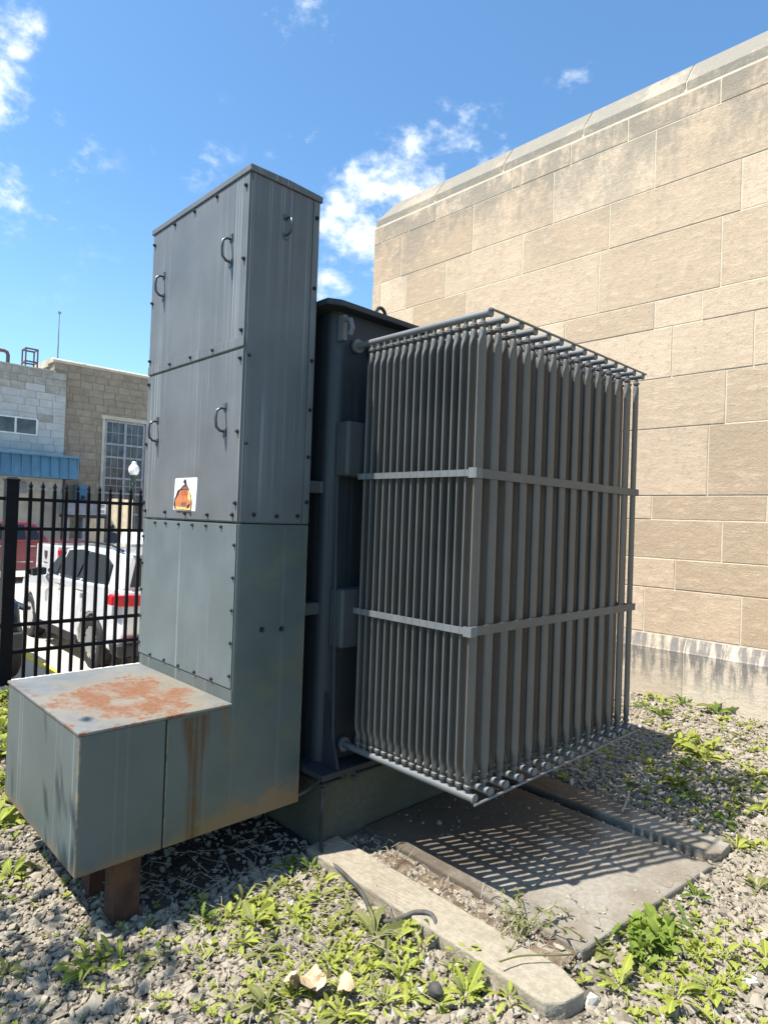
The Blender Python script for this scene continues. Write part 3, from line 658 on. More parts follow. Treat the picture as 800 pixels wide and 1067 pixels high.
# ================================================================== vehicles
def arch(yc, r, zb, n=9):   # wheel-arch cut, front to rear along -y .. used rear->front
    return [(yc-r*math.cos(math.pi*i/n), zb+max(0, r*math.sin(math.pi*i/n))) for i in range(n+1)]
def vehicle(name, label, cat, loc, rz, body_m, W, lower, cabin, belt, Wt, wheels, wr, windows, glass_y, group=None, cabin_m=None):
    e = empty(name, loc, rz); tag(e, label, cat, group)
    ymin = min(y for y, z in lower); ymax = max(y for y, z in lower); yc = (ymin+ymax)/2; Lh = (ymax-ymin)/2
    def wid(y, z):
        k = 1-.13*abs((y-yc)/Lh)**5
        base = W*k
        if z < .45: base -= (.45-z)*.12
        if z > belt: base = W*k-.03-(z-belt)*(W-.03-Wt)/(max(z_ for _, z_ in cabin)-belt) if cabin else base
        else: base -= max(0, z-.75)*.08
        return base
    n = len(lower); mb = MB()
    mb.v = [(wid(y, z), y, z) for y, z in lower]+[(-wid(y, z), y, z) for y, z in lower]
    mb.f = [tuple(range(n)), tuple(range(n, 2*n))[::-1]]+[(i, n+i, n+(i+1) % n, (i+1) % n) for i in range(n)]
    bd = mb.build('body', body_m, e, smooth=True, bevel=.045, seg=3)
    if cabin:
        n = len(cabin); mb = MB()
        mb.v = [(wid(y, z), y, z) for y, z in cabin]+[(-wid(y, z), y, z) for y, z in cabin]
        mb.f = [tuple(range(n)), tuple(range(n, 2*n))[::-1]]+[(i, n+i, n+(i+1) % n, (i+1) % n) for i in range(n)]
        mb.build('cabin', cabin_m or body_m, e, smooth=True, bevel=.05, seg=3)
    for wp in windows:     # side glass, both sides
        for s in (1, -1):
            q = len(wp); mb = MB(); mb.v = [(s*(wid(y, z)+.004), y, z) for y, z in wp]+[(s*(wid(y, z)-.02), y, z) for y, z in wp]
            mb.f = [tuple(range(q)), tuple(range(q, 2*q))[::-1]]+[(i, q+i, q+(i+1) % q, (i+1) % q) for i in range(q)]
            mb.build('side_window', 'glass_dark', e)
    for (ya, za), (yb, zb) in glass_y:   # windscreen / rear glass on a sloping face between two profile points
        d = V((0, yb-ya, zb-za)).normalized(); nn_ = V((0, d.z, -d.y))
        if nn_.y*(ya-yc) < 0: nn_ = -nn_
        P = []
        for (y, z), ins in (((ya, za), .10), ((yb, zb), .12)):
            for s in (1, -1): P.append(V((s*(wid(y, z)-ins), y, z)))
        mb = MB(); mb.v = [tuple(p_+nn_*.008) for p_ in (P[0], P[1], P[3], P[2])]+[tuple(p_-nn_*.02) for p_ in (P[0], P[1], P[3], P[2])]
        mb.f = [(0, 1, 2, 3), (7, 6, 5, 4)]+[(i, 4+i, 4+(i+1) % 4, (i+1) % 4) for i in range(4)]
        mb.build('windscreen', 'glass_dark', e)
    tw = .24
    if name+'_ty' not in MATS:
        ty = MB().lathe([(.0, -.03), (wr*.60, -.03), (wr*.66, -.5*tw+.01), (wr*.80, -.5*tw), (wr*.95, -.46*tw), (wr, -.36*tw), (wr, .36*tw), (wr*.95, .46*tw), (wr*.80, .5*tw), (wr*.66, .5*tw-.01), (wr*.60, .03), (.0, .03)], 'x', 24).mesh('tyre', True)
        ty.materials.append(MATS['tyre_rubber']); MATS[name+'_ty'] = ty
        st = []
        for i in range(10):
            for k2, (da, rr) in enumerate(((-.20, .64), (.20, .64), (.314, .50))): a = math.pi*2*i/10+da; st.append((wr*rr*math.cos(a), wr*rr*math.sin(a)))
        rm = MB().prism(st, 0, -.09, -.06).mesh('rim'); rm.materials.append(MATS['alloy']); MATS[name+'_rm'] = rm
    for y in wheels:
        for s in (1, -1):
            wh = empty('wheel', (s*(W-.13), y, wr), 0, e); wh.rotation_euler.z = 0 if s < 0 else math.pi
            inst(MATS[name+'_ty'], 'tyre', wh, (0, 0, 0)); inst(MATS[name+'_rm'], 'rim', wh, (-.015, 0, 0))
    return e, wid

# white SUV, nose away (+Y)
wr = .375
lower = [(-2.28, .42), (-2.20, .30)] + arch(-1.5, .45, .34)[0:] + [(-1.0, .28), (.98, .28)] + arch(1.5, .45, .34) + [(2.3, .32), (2.42, .5), (2.42, .85), (2.30, 1.0), (1.3, 1.13), (.95, 1.18), (-1.9, 1.24), (-2.28, 1.2), (-2.38, .95), (-2.40, .62)]
cabin = [(1.02, 1.14), (.55, 1.5), (.2, 1.66), (-.4, 1.74), (-1.5, 1.735), (-2.06, 1.68), (-2.28, 1.18)]
suv, wid = vehicle('white_suv', 'white sport utility vehicle parked behind the fence, tail to the yard', 'car', (4.42, 11.1, LOT), 0, 'car_white', .97, lower, cabin, 1.18, .70, (-1.5, 1.5), wr,
    [[(.70, 1.24), (.42, 1.53), (.20, 1.60), (.18, 1.24)], [(.11, 1.24), (.12, 1.62), (-.40, 1.66), (-.72, 1.655), (-.74, 1.25)], [(-.82, 1.25), (-.80, 1.65), (-1.40, 1.63), (-1.72, 1.52), (-1.80, 1.27)]],
    [((1.0, 1.16), (.5, 1.53)), ((-2.265, 1.24), (-2.09, 1.62))])
for s in (1, -1):
    MB().prism([(s*.60, .98), (s*.90, .99), (s*.955, 1.0), (s*.955, 1.14), (s*.90, 1.145), (s*.60, 1.135)], 1, -2.40, -2.12).build('tail_light', 'lamp_red', suv, bevel=.015)
    MB().box(s*.955-.02, s*.955+.02, -2.30, -2.02, 1.0, 1.125).build('tail_light', 'lamp_red', suv, bevel=.01)
    MB().box(min(s*.55, s*.85), max(s*.55, s*.85), -2.425, -2.38, .52, .565).build('reflector', 'lamp_red', suv)
    MB().tube([(s*.70, .25, 1.785), (s*.70, -.2, 1.80), (s*.69, -1.5, 1.785), (s*.68, -1.9, 1.72)], .018, 8).build('roof_rail', 'trim_black', suv, smooth=True)
    MB().prism([(s*.95, 1.18), (s*1.16, 1.16), (s*1.17, 1.30), (s*.95, 1.30)], 1, .58, .72).build('mirror', 'trim_black', suv, bevel=.02)
    for y in (.02, -.98): MB().box(s*.955-.012, s*.955+.022, y-.12, y+.12, 1.065, 1.09).build('door_handle', 'chrome', suv, bevel=.006)
    for y in (.86, -.08, -1.12):
        zz2 = [.45, .6, .75, .9, 1.05, 1.17]
        mb = MB(); mb.v = [(s*(wid(yy, z)+.0015), yy, z) for z in zz2 for yy in (y-.006, y+.006)]; mb.f = [(2*i, 2*i+1, 2*i+3, 2*i+2) for i in range(5)]
        mb.build('door_gap', 'seam_black', suv)
    MB().box(min(s*.90, s*.975), max(s*.90, s*.975), -.98, .98, .27, .40).build('sill_trim', 'trim_black', suv, bevel=.01)
MB().prism([(-.90, .30), (.90, .30), (.93, .46), (-.93, .46)], 1, -2.42, -2.1).build('rear_bumper', 'trim_black', suv, bevel=.02)
MB().box(-.30, .30, -2.425, -2.37, .72, .90).build('plate_recess', 'unit_grey', suv)
MB().box(-.5, .5, -2.418, -2.37, .98, 1.02).build('tailgate_trim', 'chrome', suv)
MB().box(-.62, .62, -2.20, -2.00, 1.665, 1.70).build('rear_spoiler', 'car_white', suv, bevel=.012)

# red pickup far side, side-on
lower = [(-2.75, .62), (-2.70, .5)]+arch(-1.65, .48, .42)+[(-1.1, .40), (1.15, .40)]+arch(1.75, .48, .42)+[(2.6, .42), (2.78, .6), (2.78, 1.0), (2.65, 1.12), (1.3, 1.24), (1.0, 1.27), (-2.75, 1.27)]
cabin = [(1.1, 1.24), (.45, 1.78), (.1, 1.86), (-.85, 1.86), (-1.1, 1.8), (-1.45, 1.25)]
red, wid = vehicle('red_pickup', 'dark red pickup truck parked side-on in front of the grey building', 'pickup truck', (5.02, 22.6, LOT), math.pi/2, 'car_red', .98, lower, cabin, 1.27, .74, (-1.65, 1.75), .41,
    [[(.78, 1.32), (.40, 1.66), (.1, 1.75), (.06, 1.32)], [(-.02, 1.32), (0, 1.76), (-.75, 1.77), (-.78, 1.32)], [(-.86, 1.32), (-.84, 1.75), (-1.02, 1.70), (-1.25, 1.32)]],
    [((1.05, 1.28), (.48, 1.75))])
for s in (1, -1):
    MB().box(s*.96-.02, s*.96+.02, -2.74, -2.66, .85, 1.2).build('tail_light', 'lamp_red', red)
    for y in (-.1, -.95): MB().box(s*.975-.012, s*.975+.012, y-.10, y+.10, 1.10, 1.13).build('door_handle', 'chrome', red)
    MB().box(s*.97-.012, s*.97+.02, -1.0, 1.1, .62, .655).build('side_moulding', 'chrome', red)
# white pickup, tail to the left
lower = [(-2.6, .62), (-2.55, .48)]+arch(-1.55, .46, .40)+[(-1.05, .38), (1.2, .38)]+arch(1.7, .46, .40)+[(2.55, .42), (2.7, .6), (2.7, 1.0), (2.6, 1.1), (1.9, 1.2), (1.7, 1.36), (-2.6, 1.40)]
cabin = [(1.85, 1.2), (1.3, 1.7), (1.0, 1.76), (-.25, 1.76), (-.42, 1.72), (-.52, 1.36)]
wpk, wid = vehicle('white_pickup', 'white pickup truck with dark tailgate emblem, mostly hidden behind the white vehicle', 'pickup truck', (7.72, 17.35, LOT), -math.pi/2, 'car_white', .95, lower, cabin, 1.39, .72, (-1.55, 1.7), .40,
    [[(1.55, 1.42), (1.25, 1.63), (1.0, 1.68), (.9, 1.42)], [(.82, 1.42), (.82, 1.69), (-.25, 1.69), (-.40, 1.44)]], [((1.8, 1.25), (1.33, 1.66))])
for s in (1, -1): MB().prism([(s*.84, 1.0), (s*.965, 1.0), (s*.965, 1.30), (s*.84, 1.30)], 1, -2.60 if s > 0 else -2.50, -2.30).build('tail_light', 'lamp_red', wpk, bevel=.01)
MB().prism([(-.10, 1.24), (.10, 1.24), (.11, 1.15), (.07, 1.06), (0, 1.02), (-.07, 1.06), (-.11, 1.15)], 1, -2.612, -2.59).build('emblem', 'trim_black', wpk)
MB().box(-.12, .12, -2.612, -2.59, .93, .955).build('tailgate_handle', 'trim_black', wpk)
MB().box(-.92, .92, -2.68, -2.55, .50, .68).build('rear_bumper', 'chrome', wpk, bevel=.02)
# black off-roader at the left edge, nose to the fence
lower = [(-2.1, .55), (-2.0, .48)]+arch(-1.3, .50, .45)+[(-.75, .42), (.85, .42)]+arch(1.4, .50, .45)+[(1.95, .5), (2.05, .55), (2.05, .9), (1.95, 1.08), (.7, 1.2), (-2.1, 1.22)]
cabin = [(.72, 1.16), (.45, 1.75), (-1.9, 1.78), (-2.08, 1.16)]
blk, wid = vehicle('black_off_roader', 'black off-roader with a chunky front tyre, nose at the fence on the left edge', 'car', (1.60, 9.7+1.4, LOT), math.pi, 'car_black', .93, lower, cabin, 1.2, .74, (-1.3, 1.4), .44,
    [[(.5, 1.26), (.32, 1.68), (-.3, 1.69), (-.3, 1.26)], [(-.4, 1.26), (-.4, 1.69), (-1.8, 1.7), (-1.9, 1.26)]], [((.70, 1.22), (.47, 1.70))])
for s in (1, -1):
    MB().lathe([(.0, 2.09), (.085, 2.085), (.10, 2.06), (.105, 2.0)], 'y', 18, (s*.62, 0, .86)).build('headlight', 'lamp_clear', blk, smooth=True)
    MB().prism([(s*.60, .58), (s*.86, .58), (s*.86, .70), (s*.60, .70)], 1, 2.0, 2.115).build('fog_light', 'lamp_clear', blk, bevel=.02)
    MB().box(min(s*.84, s*.96), max(s*.84, s*.96), .88, 1.92, .96, 1.01).build('fender_flare', 'trim_black', blk, bevel=.02)
MB().box(-.85, .85, 2.02, 2.2, .50, .72).build('front_bumper', 'trim_black', blk, bevel=.03)
for i in range(7): MB().box(-.33+.095*i, -.29+.095*i, 2.04, 2.062, .72, .98).build('grille_slot', 'unit_grey', blk)
tag(MB().box(2.95, 3.07, 7.2, 11.6, LOT, LOT+.004).build('yellow_parking_line', 'line_yellow'), kind='structure')

# ================================================================== far buildings
FB = 28.0
def facade_blocks(par, x0, x1, z0, z1, ch, m_fn, hole=None, y=FB, dep=.12, bl=(.42, .78)):
    z = z1; r = 0
    while z-ch > z0-.01:
        x = x0
        while x < x1-.05:
            xe = min(x1, x+RND.uniform(*bl))
            if x1-xe < .2: xe = x1
            segs = [(x, xe)]
            if hole and z-ch*.5 < hole[3] and z-ch*.5 > hole[2]:
                segs = [(a, b_) for a, b_ in ((x, min(xe, hole[0])), (max(x, hole[1]), xe)) if b_-a > .06]
            for a, b_ in segs:
                MB().box(a+.006, b_-.006, y+RND.uniform(-.004, .004), y+dep, z-ch+.006, z-.006).build('block', m_fn(r, a), par)
            x = xe
        z -= ch; r += 1
def window(par, x0, x1, z0, z1, xs, zs_, y, mframe, thick=.07, sub_x=(), sub_z=()):
    wn = MB().prism([(x0-.06, z0-.06), (x1+.06, z0-.06), (x1+.06, z1+.06), (x0-.06, z1+.06)], 1, y+.10, y+.14).build('window', mframe, par)
    X = [x0]+list(xs)+[x1]; Zz = [z0]+list(zs_)+[z1]
    for a, b_ in zip(X, X[1:]):
        for c, d in zip(Zz, Zz[1:]): MB().box(a+.01, b_-.01, y+.078, y+.096, c+.01, d-.01).build('pane', 'pane', wn)
    for x in [x0]+list(xs)+[x1]: MB().box(x-thick/2, x+thick/2, y+.03, y+.085, z0, z1).build('mullion', mframe, wn)
    for z in [z0]+list(zs_)+[z1]: MB().box(x0, x1, y+.035, y+.084, z-thick*.4, z+thick*.4).build('transom', mframe, wn)
    for x in sub_x: MB().box(x-.012, x+.012, y+.055, y+.083, z0, z1).build('muntin', mframe, wn)
    for z in sub_z: MB().box(x0, x1, y+.057, y+.082, z-.012, z+.012).build('muntin', mframe, wn)
    return wn
bb = absroot('brown_stone_building', (12, 29, LOT)); tag(bb, 'brown stone block building with tall gridded window across the lot', 'building')
MB().box(8.29, 10.36, FB+.03, 44, LOT, 7.5).build('wall', 'joint_brown', bb)
MB().box(12.16, 30, FB+.03, 44, LOT, 7.5).build('wall', 'joint_brown', bb)
MB().box(10.36, 12.16, FB+.03, 44, 5.47, 7.5).build('wall', 'joint_brown', bb)
MB().box(10.36, 12.16, FB+.30, 44, LOT, 5.47).build('wall', 'dark_void', bb)
facade_blocks(bb, 8.27, 14.5, LOT, 7.5, .295, lambda r, x: 'building_block', (10.30, 12.22, LOT, 5.5))
for a, b_ in zip([8.2+1.05*i for i in range(8)], [8.2+1.05*i for i in range(1, 9)]):
    MB().prism([(FB-.04, 7.5), (FB+.6, 7.5), (FB+.6, 7.72), (FB+.16, 7.70), (FB-.04, 7.60)], 0, a+.008, b_-.008).build('coping_stone', 'far_cap', bb)
MB().box(16.6, 30, FB-.04, FB+.6, 7.5, 7.70).build('coping', 'far_cap', bb)
MB().box(8.2, 8.55, FB+.6, 44, 7.4, 7.7).build('coping', 'far_cap', bb)
window(bb, 10.43, 12.10, -.2, 5.40, (11.27,), (.55, 1.4, 2.3, 2.95, 3.86, 4.42), FB, 'frame_grey', .10, (10.71, 10.99, 11.55, 11.83), (4.92, 3.4, 2.62, 1.85))
for a, b_, c, d in ((10.26, 10.36, LOT, 5.56), (12.17, 12.27, LOT, 5.56)): MB().box(a, b_, FB-.03, FB+.12, c, d).build('window_jamb', 'far_cap', bb)
MB().box(10.2, 12.33, FB-.032, FB+.12, 5.47, 5.62).build('window_head', 'far_cap', bb)
gb = absroot('grey_painted_building', (4, 29, LOT)); tag(gb, 'lower grey painted block building with blue canopy across the lot', 'building')
MB().box(-30, 8.27, FB-.17, 43, LOT, 7.02).build('wall', 'joint_grey', gb); MB().box(8.27, 8.68, FB-.17, FB+.02, LOT, 6.7).build('wall_return', 'joint_grey', gb)
def gm_(r, x):
    if r < 2: return 'raw_block'
    if r == 2: return 'raw_block' if RND.random() < .7 else 'painted_block'
    if r in (5, 6): return 'raw_block' if RND.random() < .12 and x < 8 else 'painted_block'
    return 'painted_block'
facade_blocks(gb, 4.6, 8.70, 2.2, 7.05, .295, gm_, (4.6, 7.70, 4.36, 5.08), FB-.2, .12)
MB().box(-30, 8.28, FB-.22, FB+.2, 7.05, 7.10).build('parapet', 'far_cap', gb)
window(gb, 5.0, 7.66, 4.42, 5.04, (5.95, 6.90), (), FB-.29, 'frame_white', .07)
MB().box(4.2, 6.15, FB-.19, FB-.165, LOT, 2.35).build('dark_opening', 'dark_void', gb)  # flat dark sheet painting the shade inside the opening under the canopy
MB().box(6.2, 8.70, FB-.20, FB-.168, LOT, 2.18).build('lower_wall', 'far_cap', gb)
aw = empty('canopy', (0, 0, 0)); aw.parent = gb; aw.matrix_parent_inverse = Matrix.Translation(-gb.location); aw.name = 'blue_canopy'
x = 3.2
while x < 8.80:
    MB().prism([(26.62, 2.72), (26.68, 2.72), (26.80, 3.54), (26.70, 3.54)][::1], 0, x+.012, min(x+.336, 8.90)-.012).build('fascia_panel', 'awning_blue', aw)
    MB().box(x-.014, x+.014, 26.585, 26.70, 2.72, 3.55).build('seam_rib', 'awning_blue', aw); x += .336
MB().box(3.1, 8.99, 26.54, 27.8, 3.54, 3.62).build('canopy_cap', 'awning_blue', aw, bevel=.01)
MB().box(3.1, 8.90, 26.70, 27.79, 2.735, 2.80).build('soffit', 'awning_blue', aw)
MB().box(8.88, 8.915, 26.64, 27.79, 2.73, 3.53).build('end_panel', 'awning_blue', aw)
for x in (8.45, 3.6): MB().box(x-.04, x+.04, 26.75, 26.83, LOT, 2.73).build('canopy_post', 'trim_black', aw)
MB().box(7.12, 7.38, FB-.30, FB-.20, 2.1, 2.52).build('meter_box', 'unit_grey', gb, bevel=.02)
MB().tube([(6.74, 28.6, 7.0), (6.74, 28.6, 7.55), (6.70, 28.6, 7.66), (6.6, 28.6, 7.70), (6.4, 28.6, 7.70)], .07, 10).build('vent_pipe', 'pipe_red', gb, smooth=True)
ld = empty('roof_hatch_frame', (0, 0, 0)); ld.parent = gb; ld.matrix_parent_inverse = Matrix.Translation(-gb.location)
for x in (7.42, 7.86):
    for y in (28.8, 29.3): MB().box(x-.025, x+.025, y-.025, y+.025, 7.0, 8.05).build('upright', 'pipe_red', ld)
for z in (7.5, 8.02):
    for y in (28.8, 29.3): MB().box(7.40, 7.88, y-.022, y+.022, z-.03, z+.03).build('crossbar', 'pipe_red', ld)
    for x in (7.42, 7.86): MB().box(x-.022, x+.022, 28.8, 29.3, z-.028, z+.028).build('crossbar', 'pipe_red', ld)
an = MB().tube([(8.5, 28.4, 7.6), (8.5, 28.4, 9.7)], [.03, .015], 6).build('antenna_mast', 'unit_grey', bb)
MB().box(8.44, 8.56, 28.37, 28.43, 9.6, 9.68).build('antenna_head', 'unit_grey', an)
# things standing before the buildings
dr = MB().box(9.18, 9.62, 27.55, 27.93, 1.55, 2.55).build('blue_wall_box', 'door_blue', bb, bevel=.02)
MB().box(9.36, 9.50, 27.53, 27.56, 1.95, 2.12).build('latch', 'trim_black', dr)
un = absroot('grey_plant_unit', (9.3, 26.8, 1.25)); tag(un, 'grey equipment cabinet with black skirt beside the cream panels', 'equipment')
MB().box(8.45, 10.02, 26.5, 27.3, 1.33, 1.9).build('housing', 'unit_grey', un, bevel=.02); MB().box(8.47, 10.0, 26.52, 27.28, 1.22, 1.33).build('skirt', 'trim_black', un)
MB().box(9.70, 9.98, 26.485, 26.5, 1.40, 1.82).build('notice_plate', 'badge_white', un)
for z in (1.72, 1.66, 1.50, 1.45): MB().box(9.75, 9.93, 26.48, 26.486, z, z+.03).build('notice_line', 'trim_black', un)
for x in (8.6, 9.2): MB().box(x-.05, x+.05, 26.6, 27.2, LOT, 1.22).build('stand', 'unit_grey', un)
cr = absroot('cream_board_enclosure', (10, 26.7, LOT)); tag(cr, 'cream board enclosure panels in front of the brown building', 'enclosure')
def boards(p0, p1, n, ztop):
    d_ = V((p1[0]-p0[0], p1[1]-p0[1], 0)); L_ = d_.length/n; d_.normalize(); nn_ = V((d_.y, -d_.x, 0))*.03
    for i in range(n):
        a = V((*p0, 0))+d_*(L_*i+.006); b_ = V((*p0, 0))+d_*(L_*(i+1)-.006)
        MB().prism([(a.x, a.y), (b_.x, b_.y), ((b_-nn_).x, (b_-nn_).y), ((a-nn_).x, (a-nn_).y)], 2, LOT, ztop+RND.uniform(-.01, .01)).build('board', 'board_cream', cr)
boards((9.28, 26.9), (9.78, 26.1), 4, 1.2); boards((10.0, 26.4), (10.62, 25.4), 5, 2.02)
lp = absroot('street_lamp', (11.1, 26.0, LOT)); tag(lp, 'dark green street lamp with white acorn globe before the gridded window', 'street lamp')
LX, LY = 10.86, 26.0
MB().lathe([(.16, LOT), (.16, LOT+.5), (.09, LOT+.7), (.06, LOT+1.0), (.05, 2.55), (.08, 2.60), (.08, 2.66), (.05, 2.7), (.06, 2.80), (.15, 2.95), (.16, 3.02), (.10, 3.04)], 'z', 14, (LX, LY, 0)).build('post', 'lamp_green', lp, smooth=True)
MB().lathe([(.12, 3.02), (.18, 3.10), (.21, 3.22), (.20, 3.34), (.14, 3.44), (.09, 3.47), (.10, 3.50), (.07, 3.58), (.0, 3.62)], 'z', 16, (LX, LY, 0)).build('globe', 'globe_white', lp, smooth=True)
MB().lathe([(.05, 3.61), (.045, 3.66), (.0, 3.74)], 'z', 8, (LX, LY, 0)).build('finial', 'lamp_green', lp, smooth=True)

# person walking in the lot
pe = empty('person', (9.26, 24.0, LOT), math.radians(25)); tag(pe, 'person in dark navy jacket and dark trousers standing in the parking lot', 'person')
def skin_fig(name, verts, edges, rad, m, par, sub=2):
    me = bpy.data.meshes.new(name); me.from_pydata(verts, edges, []); o = link(name, me, m, par)
    sk = o.modifiers.new('skin', 'SKIN'); sk.use_smooth_shade = True
    if not me.skin_vertices: me.attributes
    lay = me.skin_vertices[0].data
    for i, r in enumerate(rad): lay[i].radius = r if isinstance(r, tuple) else (r, r)
    lay[0].use_root = True
    ss = o.modifiers.new('sub', 'SUBSURF'); ss.levels = sub; ss.render_levels = sub
    return o
VS = [(0, 0, .98), (0, 0, 1.15), (0, -.01, 1.36), (0, -.01, 1.47), (0, .0, 1.54), (0, .02, 1.62), (0, .03, 1.70),
      (.10, 0, .92), (.11, .03, .50), (.11, -.02, .09), (.11, .12, .03), (-.10, 0, .92), (-.11, .05, .50), (-.11, .0, .09), (-.11, .14, .03),
      (.19, -.01, 1.42), (.25, -.03, 1.15), (.22, .10, .92), (.21, .15, .84), (-.19, -.01, 1.42), (-.25, -.03, 1.15), (-.22, .10, .92), (-.21, .15, .84)]
ED = [(0, 1), (1, 2), (2, 3), (3, 4), (4, 5), (5, 6), (0, 7), (7, 8), (8, 9), (9, 10), (0, 11), (11, 12), (12, 13), (13, 14), (2, 15), (15, 16), (16, 17), (17, 18), (2, 19), (19, 20), (20, 21), (21, 22)]
RA = [(.15, .11), (.16, .12), (.18, .12), .065, .055, (.085, .10), (.07, .085), .09, .065, .045, .04, .09, .065, .045, .04, .075, .055, .042, .035, .075, .055, .042, .035]
body = skin_fig('body', VS, ED, RA, 'jacket_navy', pe)
m, t, b = mat('person_cloth'); tc = t.new('ShaderNodeTexCoord').outputs['Object']; z = t.xyz(tc)[2]
col = t.mix(t.step(z, .93, .94), (.02, .02, .026), (.012, .016, .045)); col = t.mix(t.step(z, 1.50, 1.51), col, (.22, .13, .085)); t.put(b.inputs['Base Color'], col); b.inputs['Roughness'].default_value = .8
body.data.materials.clear(); body.data.materials.append(m)
MB().lathe([(.0, 1.60), (.095, 1.61), (.108, 1.68), (.10, 1.74), (.06, 1.785), (.0, 1.795)], 'z', 14, (0, -.01, 0)).build('hair', 'hair', pe, smooth=True)
MB().box(.02, .09, .115, .122, 1.22, 1.32).build('badge', 'badge_white', pe)
MB().tube([(0, .125, 1.665), (0, .15, 1.645), (0, .13, 1.635)], .014, 6).build('nose', 'skin', pe, smooth=True)

# ================================================================== gravel
RS = np.random.RandomState(11)
def in_view(x, y, mg=.45):
    d0 = x*F.x + y*F.y - 1.55*F.z; r0 = x*Rv.x + y*Rv.y - 1.55*Rv.z; u0 = x*Uv.x + y*Uv.y - 1.55*Uv.z
    return (d0 > .8) & (np.abs(r0) < d0*400/_f+mg) & (u0 > -d0*533/_f-mg)
def scatter(n, xr, yr):
    x = RS.uniform(*xr, n); y = RS.uniform(*yr, n)
    ok = in_view(x, y)
    ok &= ~((x > 1.82) & (x < 2.18) & (y > 1.0) & (y < 2.4)); ok &= ~((x > 2.16) & (x < 3.2) & (y > 1.115-.095*(x-2.165)) & (y < 2.4)); ok &= ~((x > 3.22) & (x < 3.47) & (y > 1.02) & (y < 2.4))
    ok &= ~((x > 1.9) & (x < 3.77) & (y > 2.32)); ok &= ~((x > 1.15) & (x < 1.93) & (y > 2.38) & (RS.uniform(0, 1, n) < .86)); ok &= (x < WX-.05) & (y < 6.05)
    return x[ok], y[ok]
ico = bmesh.new(); bmesh.ops.create_icosphere(ico, subdivisions=1, radius=1.0)
IV = np.array([v.co for v in ico.verts]); IF = np.array([[v.index for v in f.verts] for f in ico.faces]); ico.free()
def stones(name, x, y, size, zoff, label=None, z0=None):
    n = len(x); vs = np.zeros((n, 12, 3))
    sc = size[:, None]*RS.uniform(.65, 1.35, (n, 3)); sc[:, 2] *= .72
    v = IV[None]*(1+RS.uniform(-.42, .30, (n, 12, 1)))+RS.normal(0, .13, (n, 12, 3)); v = v*sc[:, None, :]
    a = RS.uniform(0, 6.283, n); tl = RS.normal(0, .35, n)
    ct, st = np.cos(tl)[:, None], np.sin(tl)[:, None]
    yy = v[..., 1]*ct-v[..., 2]*st; zz = v[..., 1]*st+v[..., 2]*ct
    ca, sa = np.cos(a)[:, None], np.sin(a)[:, None]
    vs[..., 0] = v[..., 0]*ca-yy*sa+x[:, None]; vs[..., 1] = v[..., 0]*sa+yy*ca+y[:, None]
    base = undul(x, y) if z0 is None else np.full(n, z0)
    vs[..., 2] = zz+(base+size*zoff-.010)[:, None]
    fs = (IF[None]+12*np.arange(n)[:, None, None]).reshape(-1)
    me = bpy.data.meshes.new(name); me.vertices.add(n*12); me.vertices.foreach_set('co', vs.reshape(-1))
    nf = n*20; me.loops.add(nf*3); me.loops.foreach_set('vertex_index', fs.astype(np.int32)); me.polygons.add(nf)
    me.polygons.foreach_set('loop_start', np.arange(0, nf*3, 3, dtype=np.int32)); me.polygons.foreach_set('loop_total', np.full(nf, 3, dtype=np.int32))
    me.update(calc_edges=True); me.shade_flat()
    at = me.attributes.new('tone', 'FLOAT', 'POINT'); at.data.foreach_set('value', np.repeat(np.clip(RS.normal(.56, .17, n), 0, 1), 12).astype(np.float32))
    o = link(name, me, 'gravel_stone'); tag(o, label, None, None, 'stuff'); o['category'] = 'gravel'; return o
x, y = scatter(250000, (0, 6), (0, 6.05))
d = np.sqrt(x*x+y*y)
keep = RS.uniform(0, 1, len(x)) < np.clip(1.25-.11*d, .45, 1)
x, y, d = x[keep], y[keep], d[keep]
size = np.clip(RS.lognormal(math.log(.0083), .42, len(x)), .004, .025)*np.clip(.92+.03*d, 1, 1.25)
stones('gravel', x, y, size, RS.uniform(.1, .75, len(x)), 'pale crushed limestone gravel covering the yard')
# grit in the channel and crumbs on the slab
n = 520; x = np.concatenate([RS.uniform(2.02, 2.165, n), RS.uniform(2.2, 3.15, 170), RS.uniform(3.19, 3.24, 60)]); y = np.concatenate([RS.uniform(1.1, 2.3, n), RS.uniform(1.1, 2.3, 170)**1.0, RS.uniform(1.05, 2.3, 60)])
sz = np.clip(RS.lognormal(math.log(.0085), .45, len(x)), .004, .026); sz[n:] *= .6
zz_ = np.concatenate([np.full(n, .012), np.full(170, .038), np.full(60, .01)])
o = stones('loose_grit', x, y, sz, .2, 'loose stones and crumbs in the dirt channel beside the slab', 0.0)
co = np.zeros(len(o.data.vertices)*3); o.data.vertices.foreach_get('co', co); co = co.reshape(-1, 12, 3); co[:, :, 2] += zz_[:, None]; o.data.vertices.foreach_set('co', co.reshape(-1))

